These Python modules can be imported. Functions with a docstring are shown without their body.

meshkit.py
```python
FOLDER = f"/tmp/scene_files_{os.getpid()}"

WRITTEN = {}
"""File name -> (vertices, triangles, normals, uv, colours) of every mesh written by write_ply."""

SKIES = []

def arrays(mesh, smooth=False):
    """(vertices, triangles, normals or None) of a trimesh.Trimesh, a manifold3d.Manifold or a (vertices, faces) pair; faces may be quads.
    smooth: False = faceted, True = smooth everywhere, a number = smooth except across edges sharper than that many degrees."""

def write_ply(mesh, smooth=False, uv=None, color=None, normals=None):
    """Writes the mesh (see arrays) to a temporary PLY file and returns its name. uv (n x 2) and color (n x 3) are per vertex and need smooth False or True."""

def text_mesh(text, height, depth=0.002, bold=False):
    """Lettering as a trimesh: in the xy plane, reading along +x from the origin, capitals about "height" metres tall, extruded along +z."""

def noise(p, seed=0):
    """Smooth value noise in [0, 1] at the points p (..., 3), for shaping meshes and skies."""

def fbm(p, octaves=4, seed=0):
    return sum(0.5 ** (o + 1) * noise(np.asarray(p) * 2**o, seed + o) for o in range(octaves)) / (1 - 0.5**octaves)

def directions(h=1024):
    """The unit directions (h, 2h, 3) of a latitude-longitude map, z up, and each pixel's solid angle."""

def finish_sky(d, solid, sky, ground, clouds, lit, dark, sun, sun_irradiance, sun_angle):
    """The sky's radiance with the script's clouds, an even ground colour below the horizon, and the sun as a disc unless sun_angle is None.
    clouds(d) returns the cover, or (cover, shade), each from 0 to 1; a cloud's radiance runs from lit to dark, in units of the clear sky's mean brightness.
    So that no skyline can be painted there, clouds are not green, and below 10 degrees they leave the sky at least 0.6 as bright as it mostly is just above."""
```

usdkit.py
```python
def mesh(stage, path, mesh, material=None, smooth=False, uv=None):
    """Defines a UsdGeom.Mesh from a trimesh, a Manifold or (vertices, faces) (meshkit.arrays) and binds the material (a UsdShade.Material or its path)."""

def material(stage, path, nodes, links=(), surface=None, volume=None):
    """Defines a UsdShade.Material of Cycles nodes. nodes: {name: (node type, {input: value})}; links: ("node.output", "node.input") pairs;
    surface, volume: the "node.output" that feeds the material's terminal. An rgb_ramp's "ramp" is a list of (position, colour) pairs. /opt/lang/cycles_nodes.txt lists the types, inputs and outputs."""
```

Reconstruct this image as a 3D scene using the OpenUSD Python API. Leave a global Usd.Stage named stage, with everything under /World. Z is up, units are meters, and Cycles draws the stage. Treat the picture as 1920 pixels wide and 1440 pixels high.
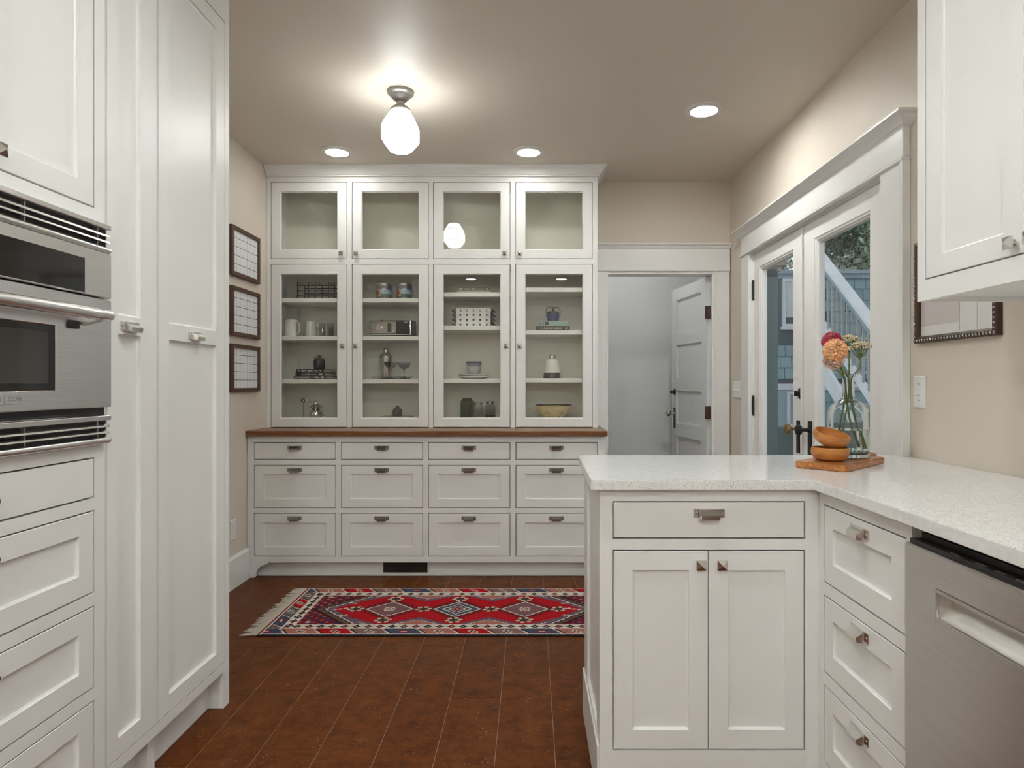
import math
import random
import sys

import numpy as np
import trimesh
from shapely.geometry import Point, Polygon, box as sbox
from pxr import Gf, Sdf, Usd, UsdGeom, UsdLux, UsdShade, Vt

sys.path.insert(0, "/opt/lang")
import meshkit
import usdkit

stage = Usd.Stage.CreateInMemory()
UsdGeom.SetStageUpAxis(stage, UsdGeom.Tokens.z)
UsdGeom.SetStageMetersPerUnit(stage, 1.0)
UsdGeom.Xform.Define(stage, "/World")
UsdGeom.Scope.Define(stage, "/World/Looks")

# ---------------------------------------------------------------- camera, sky, exposure
FP, CX, CY, EYE = 1212.0, 995.0, 720.0, 1.19          # focal length and axis in pixels of 1920 x 1440, eye height
cam = UsdGeom.Camera.Define(stage, "/World/camera")
cam.AddTranslateOp().Set(Gf.Vec3d(0, 0, EYE))
cam.AddRotateXOp().Set(90.0)
cam.CreateHorizontalApertureAttr(36.0)
cam.CreateVerticalApertureAttr(27.0)
cam.CreateFocalLengthAttr(36.0 * FP / 1920)
cam.CreateHorizontalApertureOffsetAttr(-(CX - 960.0) / 1920 * 36.0)
cam.CreateClippingRangeAttr(Gf.Vec2f(0.05, 200))
EXPOSURE = 0.40
cam.CreateExposureAttr(EXPOSURE)

SKY = 1.15                                             # daylight
CAN, CAN_DOOR, GLOBE, HALL_ADDED = 47.0, 170.0, 14.0, 26.0      # lamp radiances: hutch zone, door zone and added hall lamp
CAN_REAR, CAN_ADDED_MID, GLOBE_ADDED = 188.0, 122.0, 125.0        # rear cans; overhead cans and rear globe added to fill the room
usdkit.material(stage, "/World/Looks/sky", {
    "s": ("sky_texture", {"sky_type": "hosek_wilkie", "sun_direction": (-0.5, -0.35, 0.75), "turbidity": 4.0, "ground_albedo": 0.3}),
    "c": ("texture_coordinate", {}), "n": ("noise_texture", {"scale": 2.2, "detail": 5.0}),
    "r": ("rgb_ramp", {"ramp": [(0.42, (0, 0, 0)), (0.62, (1, 1, 1))]}),
    "m": ("mix", {"color2": (0.85, 0.9, 0.95)}),
    "b": ("background_shader", {"strength": SKY})},
    [("c.generated", "n.vector"), ("n.fac", "r.fac"), ("r.color", "m.fac"), ("s.color", "m.color1"), ("m.color", "b.color")], surface="b.background")
dome = UsdLux.DomeLight.Define(stage, "/World/sky")
dome.CreateIntensityAttr(1.0)
UsdShade.MaterialBindingAPI.Apply(dome.GetPrim()).Bind(UsdShade.Material.Get(stage, "/World/Looks/sky"))


# ---------------------------------------------------------------- materials
def mat(name, color, rough=0.5, metal=0.0, **kw):
    nodes = {"p": ("principled_bsdf", dict(base_color=color, roughness=rough, metallic=metal, **kw))}
    return usdkit.material(stage, f"/World/Looks/{name}", nodes, [], surface="p.BSDF")


def noisy(name, stops, scale=(1, 1, 1), nscale=5.0, rough=0.5, detail=4.0, bump=0.0, bdist=0.002, metal=0.0, distortion=0.0, vary=None, **kw):
    """Colour from a ramp over object-space noise; optional fine bump; optional per-piece shift (vary)."""
    nodes = {"c": ("geometry", {}), "m": ("mapping", {"scale": scale}), "n": ("noise_texture", {"scale": nscale, "detail": detail, "distortion": distortion}),
             "r": ("rgb_ramp", {"ramp": stops}), "p": ("principled_bsdf", dict(roughness=rough, metallic=metal, **kw))}
    links = [("c.position", "m.vector"), ("m.vector", "n.vector"), ("n.fac", "r.fac")]
    links.append(("r.color", "p.base_color"))
    if bump:
        nodes["b"] = ("bump", {"strength": bump, "distance": bdist})
        links += [("n.fac", "b.height"), ("b.normal", "p.normal")]
    return usdkit.material(stage, f"/World/Looks/{name}", nodes, links, surface="p.BSDF")


def emitter(name, color, strength):
    return usdkit.material(stage, f"/World/Looks/{name}", {"e": ("emission", {"color": color, "strength": strength})}, [], surface="e.emission")


def pane_mat(name, tint, rough=0.0, ior=1.5):
    return usdkit.material(stage, f"/World/Looks/{name}", {
        "f": ("fresnel", {"IOR": ior}), "b": ("geometry", {}), "i": ("math", {"math_type": "subtract", "value1": 1.0}), "k": ("math", {"math_type": "multiply"}), "t": ("transparent_bsdf", {"color": tint}), "g": ("glossy_bsdf", {"color": (1, 1, 1), "roughness": rough}),
        "m": ("mix_closure", {})}, [("b.backfacing", "i.value2"), ("f.fac", "k.value1"), ("i.value", "k.value2"), ("k.value", "m.fac"), ("t.BSDF", "m.closure1"), ("g.BSDF", "m.closure2")], surface="m.closure")


def attr_mat(name, rough=0.6, **kw):
    return usdkit.material(stage, f"/World/Looks/{name}", {"a": ("attribute", {"attribute": "tint"}), "p": ("principled_bsdf", dict(roughness=rough, **kw))},
                           [("a.color", "p.base_color")], surface="p.BSDF")


M = {}
M["white"] = noisy("white_paint", [(0.3, (0.825, 0.82, 0.80)), (0.7, (0.845, 0.84, 0.82))], nscale=3.0, rough=0.36, specular_ior_level=0.4)
M["trim"] = mat("trim_paint", (0.835, 0.825, 0.805), 0.38)
M["inside"] = mat("cabinet_inside_paint", (0.84, 0.82, 0.75), 0.5)
M["wall"] = noisy("wall_paint", [(0.3, (0.685, 0.61, 0.53)), (0.7, (0.70, 0.625, 0.545))], nscale=1.2, rough=0.55)
M["ceiling"] = noisy("ceiling_paint", [(0.3, (0.69, 0.625, 0.55)), (0.7, (0.705, 0.64, 0.565))], nscale=0.8, rough=0.5)
M["hallwall"] = mat("hall_paint", (0.70, 0.715, 0.71), 0.6)
M["steel"] = noisy("brushed_steel", [(0.3, (0.72, 0.71, 0.695)), (0.7, (0.78, 0.77, 0.755))], scale=(60, 1.2, 60), nscale=4.0, rough=0.27, metal=1.0)
M["steel_warm"] = noisy("brushed_steel_warm", [(0.3, (0.55, 0.525, 0.50)), (0.7, (0.60, 0.575, 0.55))], scale=(60, 1.2, 60), nscale=3.0, rough=0.33, metal=1.0)
M["nickel"] = mat("brushed_nickel", (0.68, 0.66, 0.635), 0.17, 1.0)
M["pewter"] = mat("dark_pewter", (0.44, 0.425, 0.41), 0.24, 1.0)
M["chrome"] = mat("polished_steel", (0.68, 0.66, 0.63), 0.12, 1.0)
M["fixture"] = mat("satin_fixture_metal", (0.36, 0.335, 0.31), 0.45, 0.6)
M["blackglass"] = mat("black_glass", (0.012, 0.011, 0.010), 0.05)
M["ovenglass"] = mat("oven_window_glass", (0.045, 0.043, 0.04), 0.06)
M["black"] = mat("black_plastic", (0.012, 0.012, 0.012), 0.5)
M["iron"] = mat("black_iron", (0.022, 0.02, 0.019), 0.38, 0.4)
M["bronze"] = mat("dark_bronze", (0.05, 0.034, 0.025), 0.42, 0.6)
M["brass"] = mat("aged_brass", (0.42, 0.30, 0.14), 0.25, 1.0)
M["hinge_brown"] = mat("painted_brown_hinge", (0.055, 0.02, 0.016), 0.5)
M["pane"] = pane_mat("window_pane", (0.96, 0.975, 0.97), ior=1.45)
M["hutchpane"] = pane_mat("cabinet_pane", (0.975, 0.975, 0.96), ior=1.62)
M["clearglass"] = pane_mat("thin_glassware", (0.975, 0.98, 0.975), 0.02, 1.6)
M["greenglass"] = pane_mat("green_glassware", (0.58, 0.74, 0.50), 0.03, 1.6)
M["vaseglass"] = mat("vase_glass", (0.93, 0.975, 0.97), 0.02, transmission_weight=1.0, ior=1.45)
M["aquaglass"] = mat("vase_base_glass", (0.45, 0.78, 0.78), 0.03, transmission_weight=1.0, ior=1.45)
M["water"] = mat("water", (0.96, 0.97, 0.88), 0.0, transmission_weight=1.0, ior=1.2)
M["plate"] = mat("white_switch_plastic", (0.80, 0.79, 0.77), 0.3)
M["slot"] = mat("switch_slot", (0.25, 0.24, 0.23), 0.5)
M["frame_wood"] = noisy("walnut_frame", [(0.3, (0.07, 0.036, 0.022)), (0.7, (0.115, 0.062, 0.038))], scale=(4, 4, 30), nscale=6, rough=0.5)
M["board"] = mat("white_board", (0.80, 0.81, 0.82), 0.35)
M["gridline"] = mat("grid_ink", (0.05, 0.05, 0.055), 0.6)
M["gridthin"] = mat("grid_ink_pale", (0.30, 0.31, 0.33), 0.6)
M["topwood"] = noisy("counter_wood", [(0.25, (0.115, 0.040, 0.011)), (0.5, (0.185, 0.069, 0.020)), (0.75, (0.25, 0.10, 0.034))], scale=(1.2, 14, 14), nscale=5, rough=0.3, distortion=0.8)
M["acacia"] = noisy("acacia_board", [(0.25, (0.20, 0.06, 0.016)), (0.5, (0.42, 0.16, 0.045)), (0.75, (0.58, 0.27, 0.09))], scale=(5, 9, 9), nscale=7, rough=0.3, distortion=1.2)
M["bowlwood"] = noisy("bowl_wood", [(0.3, (0.40, 0.145, 0.032)), (0.7, (0.53, 0.215, 0.055))], scale=(8, 8, 60), nscale=3, rough=0.33, distortion=0.6)
M["rim"] = mat("pale_ring", (0.75, 0.73, 0.70), 0.4)
M["globe"] = emitter("lamp_globe", (0.98, 1.0, 0.96), GLOBE)
M["globe_added"] = emitter("lamp_globe_added", (0.945, 1.0, 0.985), GLOBE_ADDED)
M["can_added_mid"] = emitter("lamp_disc_added_mid", (0.945, 1.0, 0.985), CAN_ADDED_MID)
M["can_door"] = emitter("lamp_disc_door", (0.98, 1.0, 0.96), CAN_DOOR)
M["can_rear"] = emitter("lamp_disc_rear", (0.945, 1.0, 0.985), CAN_REAR)
M["can"] = emitter("lamp_disc", (0.98, 1.0, 0.96), CAN)
M["added_hall_lamp"] = emitter("added_hall_lamp_disc", (0.96, 0.985, 1.0), HALL_ADDED)
for i, (a, b) in enumerate([((0.040, 0.0085, 0.0010), (0.185, 0.051, 0.0085)), ((0.043, 0.0095, 0.0012), (0.192, 0.054, 0.0095)),
                            ((0.037, 0.0080, 0.0010), (0.177, 0.048, 0.0080)), ((0.046, 0.0105, 0.0014), (0.198, 0.057, 0.0105))]):
    usdkit.material(stage, f"/World/Looks/cork_plank_{'abcd'[i]}", {
        "g": ("geometry", {}), "mp": ("mapping", {"location": (i * 3.1, i * 1.7, 0)}),
        "n1": ("noise_texture", {"scale": 14.0, "detail": 11.0, "roughness": 0.80}), "r1": ("rgb_ramp", {"ramp": [(0.33, a), (0.5, tuple(0.5 * (x + y) for x, y in zip(a, b))), (0.72, b)]}),
        "n2": ("voronoi_texture", {"scale": 62.0}), "r2": ("rgb_ramp", {"ramp": [(0.13, (1, 1, 1)), (0.24, (0, 0, 0))]}),
        "n3": ("noise_texture", {"scale": 9.0, "detail": 3.0}), "r3": ("rgb_ramp", {"ramp": [(0.5, (0, 0, 0)), (0.68, (0.9, 0.9, 0.9))]}),
        "k": ("mix", {"mix_type": "multiply", "fac": 1.0}), "x": ("mix", {"color2": (0.36, 0.21, 0.12)}),
        "b": ("bump", {"strength": 0.18, "distance": 0.002}), "p": ("principled_bsdf", {"roughness": 0.40, "specular_ior_level": 0.12})},
        [("g.position", "mp.vector"), ("mp.vector", "n1.vector"), ("mp.vector", "n2.vector"), ("mp.vector", "n3.vector"), ("n1.fac", "r1.fac"), ("n2.distance", "r2.fac"), ("n3.fac", "r3.fac"),
         ("r2.color", "k.color1"), ("r3.color", "k.color2"), ("k.color", "x.fac"), ("r1.color", "x.color1"), ("x.color", "p.base_color"), ("n1.fac", "b.height"), ("b.normal", "p.normal")], surface="p.BSDF")
PLANKS = [UsdShade.Material.Get(stage, f"/World/Looks/cork_plank_{c}") for c in "abcd"]
M["joint"] = mat("plank_joint", (0.30, 0.20, 0.14), 0.7)
M["quartz"] = usdkit.material(stage, "/World/Looks/speckled_quartz", {
    "g": ("geometry", {}), "v1": ("voronoi_texture", {"scale": 330.0}), "r1": ("rgb_ramp", {"ramp": [(0.26, (0.72, 0.72, 0.72)), (0.40, (0, 0, 0))]}),
    "w": ("voronoi_texture", {"scale": 330.0}), "s": ("separate_color", {}), "t": ("rgb_ramp", {"ramp": [(0.56, (0, 0, 0)), (0.62, (1, 1, 1))]}),
    "k": ("mix", {"mix_type": "multiply", "fac": 1.0}), "n": ("noise_texture", {"scale": 60.0, "detail": 4.0}), "r2": ("rgb_ramp", {"ramp": [(0.35, (0.79, 0.785, 0.77)), (0.65, (0.85, 0.845, 0.835))]}),
    "x": ("mix", {"color2": (0.19, 0.185, 0.18)}), "p": ("principled_bsdf", {"roughness": 0.10, "specular_ior_level": 0.5})},
    [("g.position", "v1.vector"), ("g.position", "w.vector"), ("g.position", "n.vector"), ("v1.distance", "r1.fac"), ("w.color", "s.color"), ("s.r", "t.fac"), ("r1.color", "k.color1"), ("t.color", "k.color2"),
     ("k.color", "x.fac"), ("n.fac", "r2.fac"), ("r2.color", "x.color1"), ("x.color", "p.base_color")], surface="p.BSDF")


# ---------------------------------------------------------------- scene-tree helpers
GROUPS = {"mug": "white mugs on the hutch shelf", "drinking_glass": "clear tumblers beside the mugs", "food_can": "printed food cans on the top shelf", "coupe_glass": "coupe glasses on the glass tray",
          "mason_jar": "mason jars on the hutch floor", "framed_board": "framed grid boards on the left wall", "recessed_light": "recessed ceiling lights", "book": "books on the hutch shelves"}
ORIGIN = {}                                            # path of a prim -> world position its mesh points are relative to


def numbered(parent, name):
    path, k = f"{parent}/{name}", 0
    while stage.GetPrimAtPath(path).IsValid():
        k += 1
        path = f"{parent}/{name}_{k:03d}"
    return path


def note(path, **keys):
    p = stage.GetPrimAtPath(path)
    for k, v in keys.items():
        if v:
            p.SetCustomDataByKey(k, v)


def thing(name, label, category, loc=(0, 0, 0), group=None, kind=None):
    path = numbered("/World", name)
    group = group or GROUPS.get(name)
    UsdGeom.Xform.Define(stage, path).AddTranslateOp().Set(Gf.Vec3d(*map(float, loc)))
    note(path, label=label, category=category, group=group, kind=kind)
    ORIGIN[path] = np.array(loc, float)
    return path


def part(parent, name, mesh, material, label=None, kind=None, smooth=32, tint=None):
    """One Mesh under parent (world coordinates in; the parent's position is taken off)."""
    path = numbered(parent, name)
    o = ORIGIN.get(parent, np.zeros(3))
    v, f = arr(mesh)
    m = usdkit.mesh(stage, path, (v - o, f), material, smooth=True if tint is not None else smooth)
    if tint is not None:
        UsdGeom.PrimvarsAPI(m).CreatePrimvar("tint", Sdf.ValueTypeNames.Color3fArray, "vertex").Set(Vt.Vec3fArray.FromNumpy(np.asarray(tint, np.float32)))
    ORIGIN[path] = o
    note(path, label=label, kind=kind)
    return path


def solo(name, mesh, material, label, category, group=None, kind=None, smooth=32, tint=None):
    """A thing that is one mesh."""
    path = part("/World", name, mesh, material, smooth=smooth, tint=tint)
    note(path, label=label, category=category, group=group, kind=kind)
    return path


def structure(name, mesh, material, label, category, smooth=False):
    return solo(name, mesh, material, label, category, kind="structure", smooth=smooth)


# ---------------------------------------------------------------- mesh helpers: everything is (vertices, triangles)
def arr(m):
    if isinstance(m, list):
        return join(*m)
    if isinstance(m, tuple):
        v, f = np.asarray(m[0], float), np.asarray(m[1], int)
        return v, (np.vstack([f[:, [0, 1, 2]], f[:, [0, 2, 3]]]) if f.shape[1] == 4 else f)
    return np.array(m.vertices, float), np.array(m.faces, int)


def join(*ms):
    vs, fs, n = [], [], 0
    for m in ms:
        v, f = arr(m)
        vs.append(v), fs.append(f + n)
        n += len(v)
    return np.vstack(vs), np.vstack(fs)


def box(x0, x1, y0, y1, z0, z1):
    x0, x1, y0, y1, z0, z1 = min(x0, x1), max(x0, x1), min(y0, y1), max(y0, y1), min(z0, z1), max(z0, z1)
    v = np.array([(x, y, z) for z in (z0, z1) for y in (y0, y1) for x in (x0, x1)], float)
    return v, np.array([(0, 2, 1), (1, 2, 3), (4, 5, 6), (5, 7, 6), (0, 1, 4), (1, 5, 4), (2, 6, 3), (3, 6, 7), (0, 4, 2), (2, 4, 6), (1, 3, 5), (3, 7, 5)])


def hull(points):
    h = trimesh.convex.convex_hull(np.asarray(points, float))
    return np.array(h.vertices), np.array(h.faces)


def cbox(x0, x1, y0, y1, z0, z1, c=0.002):
    """Box with chamfered edges."""
    lo, hi = np.minimum((x0, y0, z0), (x1, y1, z1)), np.maximum((x0, y0, z0), (x1, y1, z1))
    c = min(c, 0.3 * float((hi - lo).min()))
    pts = []
    for s in np.ndindex(2, 2, 2):
        p = np.where(np.array(s) == 0, lo, hi)
        d = np.where(np.array(s) == 0, c, -c)
        for k in range(3):
            q = p + d
            q[k] = p[k]
            pts.append(q)
    return hull(pts)


def lathe(profile, n=32, at=(0, 0, 0), phase=0.0, sweep=2 * math.pi):
    """Surface of revolution about z from (radius, z) points; ends on the axis close themselves."""
    p = np.asarray(profile, float)
    a = phase + np.arange(n) / n * sweep
    v = np.stack([p[None, :, 0] * np.cos(a)[:, None], p[None, :, 0] * np.sin(a)[:, None], np.repeat(p[None, :, 1], n, 0)], -1).reshape(-1, 3)
    k, f = len(p), []
    for i in range(n):
        j = (i + 1) % n
        for t in range(k - 1):
            a0, a1, b0, b1 = i * k + t, i * k + t + 1, j * k + t, j * k + t + 1
            if p[t, 0] > 1e-9:
                f.append((a0, b0, b1) if p[t + 1, 0] > 1e-9 else (a0, b0, a1))
            if p[t + 1, 0] > 1e-9 and True:
                f.append((a0, b1, a1))
    return v + np.asarray(at, float), np.array(f)


def tube(path, r, n=8, close=False):
    """Tube along a polyline; r a number or one radius per point."""
    p = np.asarray(path, float)
    r = np.broadcast_to(np.asarray(r, float), (len(p),))
    t = np.gradient(p, axis=0) if not close else np.roll(p, -1, 0) - np.roll(p, 1, 0)
    t /= np.linalg.norm(t, axis=1, keepdims=True)
    u = np.cross(t[0], (0, 0, 1) if abs(t[0][2]) < 0.9 else (1, 0, 0))
    u /= np.linalg.norm(u)
    rows = []
    a = np.arange(n) / n * 2 * math.pi
    for i in range(len(p)):
        u = u - t[i] * (u @ t[i])
        u /= np.linalg.norm(u)
        w = np.cross(t[i], u)
        rows.append(p[i] + r[i] * (np.cos(a)[:, None] * u + np.sin(a)[:, None] * w))
    v = np.vstack(rows)
    f = []
    m = len(p)
    for i in range(m if close else m - 1):
        i2 = (i + 1) % m
        for k in range(n):
            k2 = (k + 1) % n
            f += [(i * n + k, i * n + k2, i2 * n + k2), (i * n + k, i2 * n + k2, i2 * n + k)]
    if not close:
        v = np.vstack([v, p[:1], p[-1:]])
        for k in range(n):
            f += [(m * n, (k + 1) % n, k), (m * n + 1, (m - 1) * n + k, (m - 1) * n + (k + 1) % n)]
    return v, np.array(f)


def ball(c, r, sub=2, squash=(1, 1, 1)):
    m = trimesh.creation.icosphere(subdivisions=sub)
    return m.vertices * r * np.asarray(squash) + np.asarray(c), np.array(m.faces)


def extrude(poly, h):
    """A shapely polygon in local (a, b), from c = -h to c = 0."""
    polys = getattr(poly, "geoms", [poly])
    out = []
    for g in polys:
        m = trimesh.creation.extrude_polygon(g, h, engine="earcut")
        out.append((m.vertices - (0, 0, h), m.faces))
    return join(*out)


def prism_x(profile, x0, x1):
    """A closed (y, z) profile extruded along x."""
    v, f = extrude(Polygon(profile), x1 - x0)
    return np.stack([v[:, 2] + x1, v[:, 0], v[:, 1]], 1), f


def rings(w, h, loop, closed=False):
    """Nested rectangles (inset left, right, bottom, top, depth c) joined by quads; closed = a frame, else back and front are filled."""
    rows = []
    for (l, r, b, t, c) in loop:
        rows.append([(l, b, c), (w - r, b, c), (w - r, h - t, c), (l, h - t, c)])
    v, n, f = np.array(rows, float).reshape(-1, 3), len(loop), []
    for i in range(n if closed else n - 1):
        j = (i + 1) % n
        for k in range(4):
            k2 = (k + 1) % 4
            f += [(4 * i + k, 4 * i + k2, 4 * j + k2), (4 * i + k, 4 * j + k2, 4 * j + k)]
    if not closed:
        e = 4 * (n - 1)
        f += [(e, e + 1, e + 2), (e, e + 2, e + 3), (0, 2, 1), (0, 3, 2)]
    return v, np.array(f)


def face(mesh, side, a0, b0, c0):
    """Local (a right, b up, c outwards) to the world: S faces -y, E faces +x, W faces -x, N faces +y; (a0, b0) is the lower left corner as seen from the front."""
    v, f = arr(mesh)
    a, b, c = v[:, 0], v[:, 1], v[:, 2]
    w = {"S": (a0 + a, c0 - c, b0 + b), "E": (c0 + c, a0 + a, b0 + b), "W": (c0 - c, a0 - a, b0 + b), "N": (a0 - a, c0 + c, b0 + b)}[side]
    return np.stack(w, 1), f


def flip(m):
    v, f = arr(m)
    return v, f[:, ::-1]


def move(m, d=(0, 0, 0), rz=0.0, rx=0.0, ry=0.0, s=1.0, pivot=(0, 0, 0)):
    v, f = arr(m)
    p = np.asarray(pivot, float)
    v = (v - p) * np.asarray(s)
    for ang, (i, j) in ((rx, (1, 2)), (ry, (2, 0)), (rz, (0, 1))):
        if ang:
            c, q = math.cos(ang), math.sin(ang)
            v = v.copy()
            v[:, i], v[:, j] = c * v[:, i] - q * v[:, j], q * v[:, i] + c * v[:, j]
    return v + p + np.asarray(d, float), f


def at(u, v, d):
    """The point seen at pixel (u, v) at depth d along y."""
    return (u - CX) * d / FP, d, EYE - (v - CY) * d / FP


def zz(v, d):
    return EYE - (v - CY) * d / FP


def xx(u, d):
    return (u - CX) * d / FP


# ---------------------------------------------------------------- cabinet pieces
def frame_mesh(w, h, l, r, b, t, th=0.02):
    """Stiles and rails of a shaker front, open in the middle."""
    e = 0.0013
    return rings(w, h, [(0, 0, 0, 0, -th), (0, 0, 0, 0, -e), (e, e, e, e, 0), (l, r, b, t, 0), (l + .001, r + .001, b + .001, t + .001, -.0055),
                        (l + .005, r + .005, b + .005, t + .005, -.0075), (l + .005, r + .005, b + .005, t + .005, -th)], closed=True)


def half_frame(w, y0, y1, l, r, b, t, th=0.02):
    """Part of a front between heights y0 and y1 with plain outer edges (pieces of a two-panel door)."""
    v, f = rings(w, y1 - y0, [(0, 0, 0, 0, -th), (0, 0, 0, 0, 0), (l, r, b, t, 0), (l + .001, r + .001, b + .001, t + .001, -.0075),
                              (l + .006, r + .006, b + .006, t + .006, -.0105), (l + .006, r + .006, b + .006, t + .006, -th)], closed=True)
    return v + (0, y0, 0), f


def slab_mesh(w, h, th=0.02):
    e = 0.0013
    return rings(w, h, [(0, 0, 0, 0, -th), (0, 0, 0, 0, -e), (e, e, e, e, 0)])


def panel_mesh(w, h, l, r, b, t):
    return box(l + .002, w - r - .002, b + .002, h - t - .002, -.016, -.0085)


def pull_mesh(wd=0.089):
    k = wd / 2
    plate = cbox(-k, k, -.0125, .0115, 0, .003, .0008)
    m = 0.68 * k
    hood = hull([(-m, -.010, .002), (m, -.010, .002), (-m, .0105, .002), (m, .0105, .002), (-m, .0105, .006), (m, .0105, .006),
                 (-m * .84, -.015, .021), (m * .84, -.015, .021), (-m * .84, -.0035, .023), (m * .84, -.0035, .023), (-m, -.0155, .010), (m, -.0155, .010)])
    lip = box(-m * .98, m * .98, .0085, .0118, .002, .0085)
    screws = [ball((s * (k * .84), 0, .0032), .0032, 1, (1, 1, .6)) for s in (-1, 1)]
    return join(plate, hood, lip, *screws)


def knob_mesh(s=0.0138, c=0.014):
    head = hull([(x * s, y * s, c) for x in (-1, 1) for y in (-1, 1)] + [(x * s, y * s, c + .004) for x in (-1, 1) for y in (-1, 1)] + [(0, 0, c + .0125)])
    stem = move(lathe([(0, 0), (.009, 0), (.0085, .003), (.0055, .006), (.0055, c), (0, c)], 12))
    return join(head, stem)


def front(cab, side, a0, b0, c0, w, h, pieces, name, hardware=None, hw=(0, 0), mt="white", hmat="pewter", hlabel=None, pane=False, glassmat="hutchpane"):
    """A door or drawer: its frame (or slab), a recessed panel or pane, and its pull or knob. pieces: (l, r, b, t) or None for a slab."""
    if pieces is None:
        d = part(cab, name, face(slab_mesh(w, h), side, a0, b0, c0), M[mt], smooth=False)
    else:
        d = part(cab, name, face(frame_mesh(w, h, *pieces), side, a0, b0, c0), M[mt], smooth=False)
        l, r, b, t = pieces
        if pane:
            part(d, "pane", face(box(l - .001, w - r + .001, b - .001, h - t + .001, -.0155, -.0125), side, a0, b0, c0), M[glassmat], smooth=False)
        else:
            part(d, "panel", face(panel_mesh(w, h, l - .001, r - .001, b - .001, t - .001), side, a0, b0, c0), M[mt], smooth=False)
    if hardware:
        hm = pull_mesh() if hardware == "handle" else knob_mesh()
        part(d, hardware, face(move(hm, (hw[0], hw[1], 0)), side, a0, b0, c0), M[hmat], label=hlabel, smooth=25)
    return d


def face_frame(side, a0, b0, c0, outline, holes, th=0.02):
    """A flat frame in local coordinates with rectangular openings (x0, x1, y0, y1) 3 mm larger all round than the fronts."""
    p = outline if isinstance(outline, Polygon) else sbox(*outline)
    g = 0.0040
    for (x0, x1, y0, y1) in holes:
        p = p.difference(sbox(x0 - g, y0 - g, x1 + g, y1 + g))
    return face(extrude(p, th), side, a0, b0, c0)


def plaque(side, a0, b0, c0, w, h, th=0.006):
    return face(rings(w, h, [(0, 0, 0, 0, 0), (0, 0, 0, 0, th * .5), (.004, .004, .004, .004, th)]), side, a0, b0, c0)


# ================================================================ the room
XL, XR, YB, YF, ZC = -1.74, 1.412, 4.578, -3.2, 2.619
floor = thing("floor", "dark brown mottled cork plank floor of the kitchen", "floor", (0, 0, 0), kind="structure")
part(floor, "subfloor", box(XL - .1, XR + .1, YF - .1, YB + .1, -.12, -.0014), M["joint"], smooth=False)
rng = random.Random(4)
PW = 0.1915
k0 = -8
for k in range(k0, 10):
    x0 = -.305 + k * PW
    x1 = min(x0 + PW, XR + .1)
    x0 = max(x0, XL - .1)
    if x1 - x0 < .02:
        continue
    y = 2.784 - .91 * 7 if k == -2 else YF - rng.random() * .9
    while y < YB + .1:
        a, b = max(y, YF - .1), min(y + .91, YB + .1)
        y += .91
        if b - a < .03:
            continue
        g, e, t = .0010, .0007, rng.uniform(-.0001, .0001)
        m = rings(x1 - x0 - 2 * g, b - a - 2 * .0004, [(0, 0, 0, 0, -.006), (0, 0, 0, 0, t - e), (e, e, e, e, t)])
        v, f = m
        part(floor, "plank", (v + (x0 + g, a + .0004, 0), f), PLANKS[rng.randrange(4)], smooth=False)

structure("ceiling", box(XL - .1, XR + .2, YF - .1, YB + .1, ZC, ZC + .1), M["ceiling"], "warm beige painted ceiling over the kitchen", "ceiling")
structure("wall_left", box(XL - .12, XL, YF, YB + .1, 0, ZC), M["wall"], "beige painted wall on the left, behind the framed boards", "wall")
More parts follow.
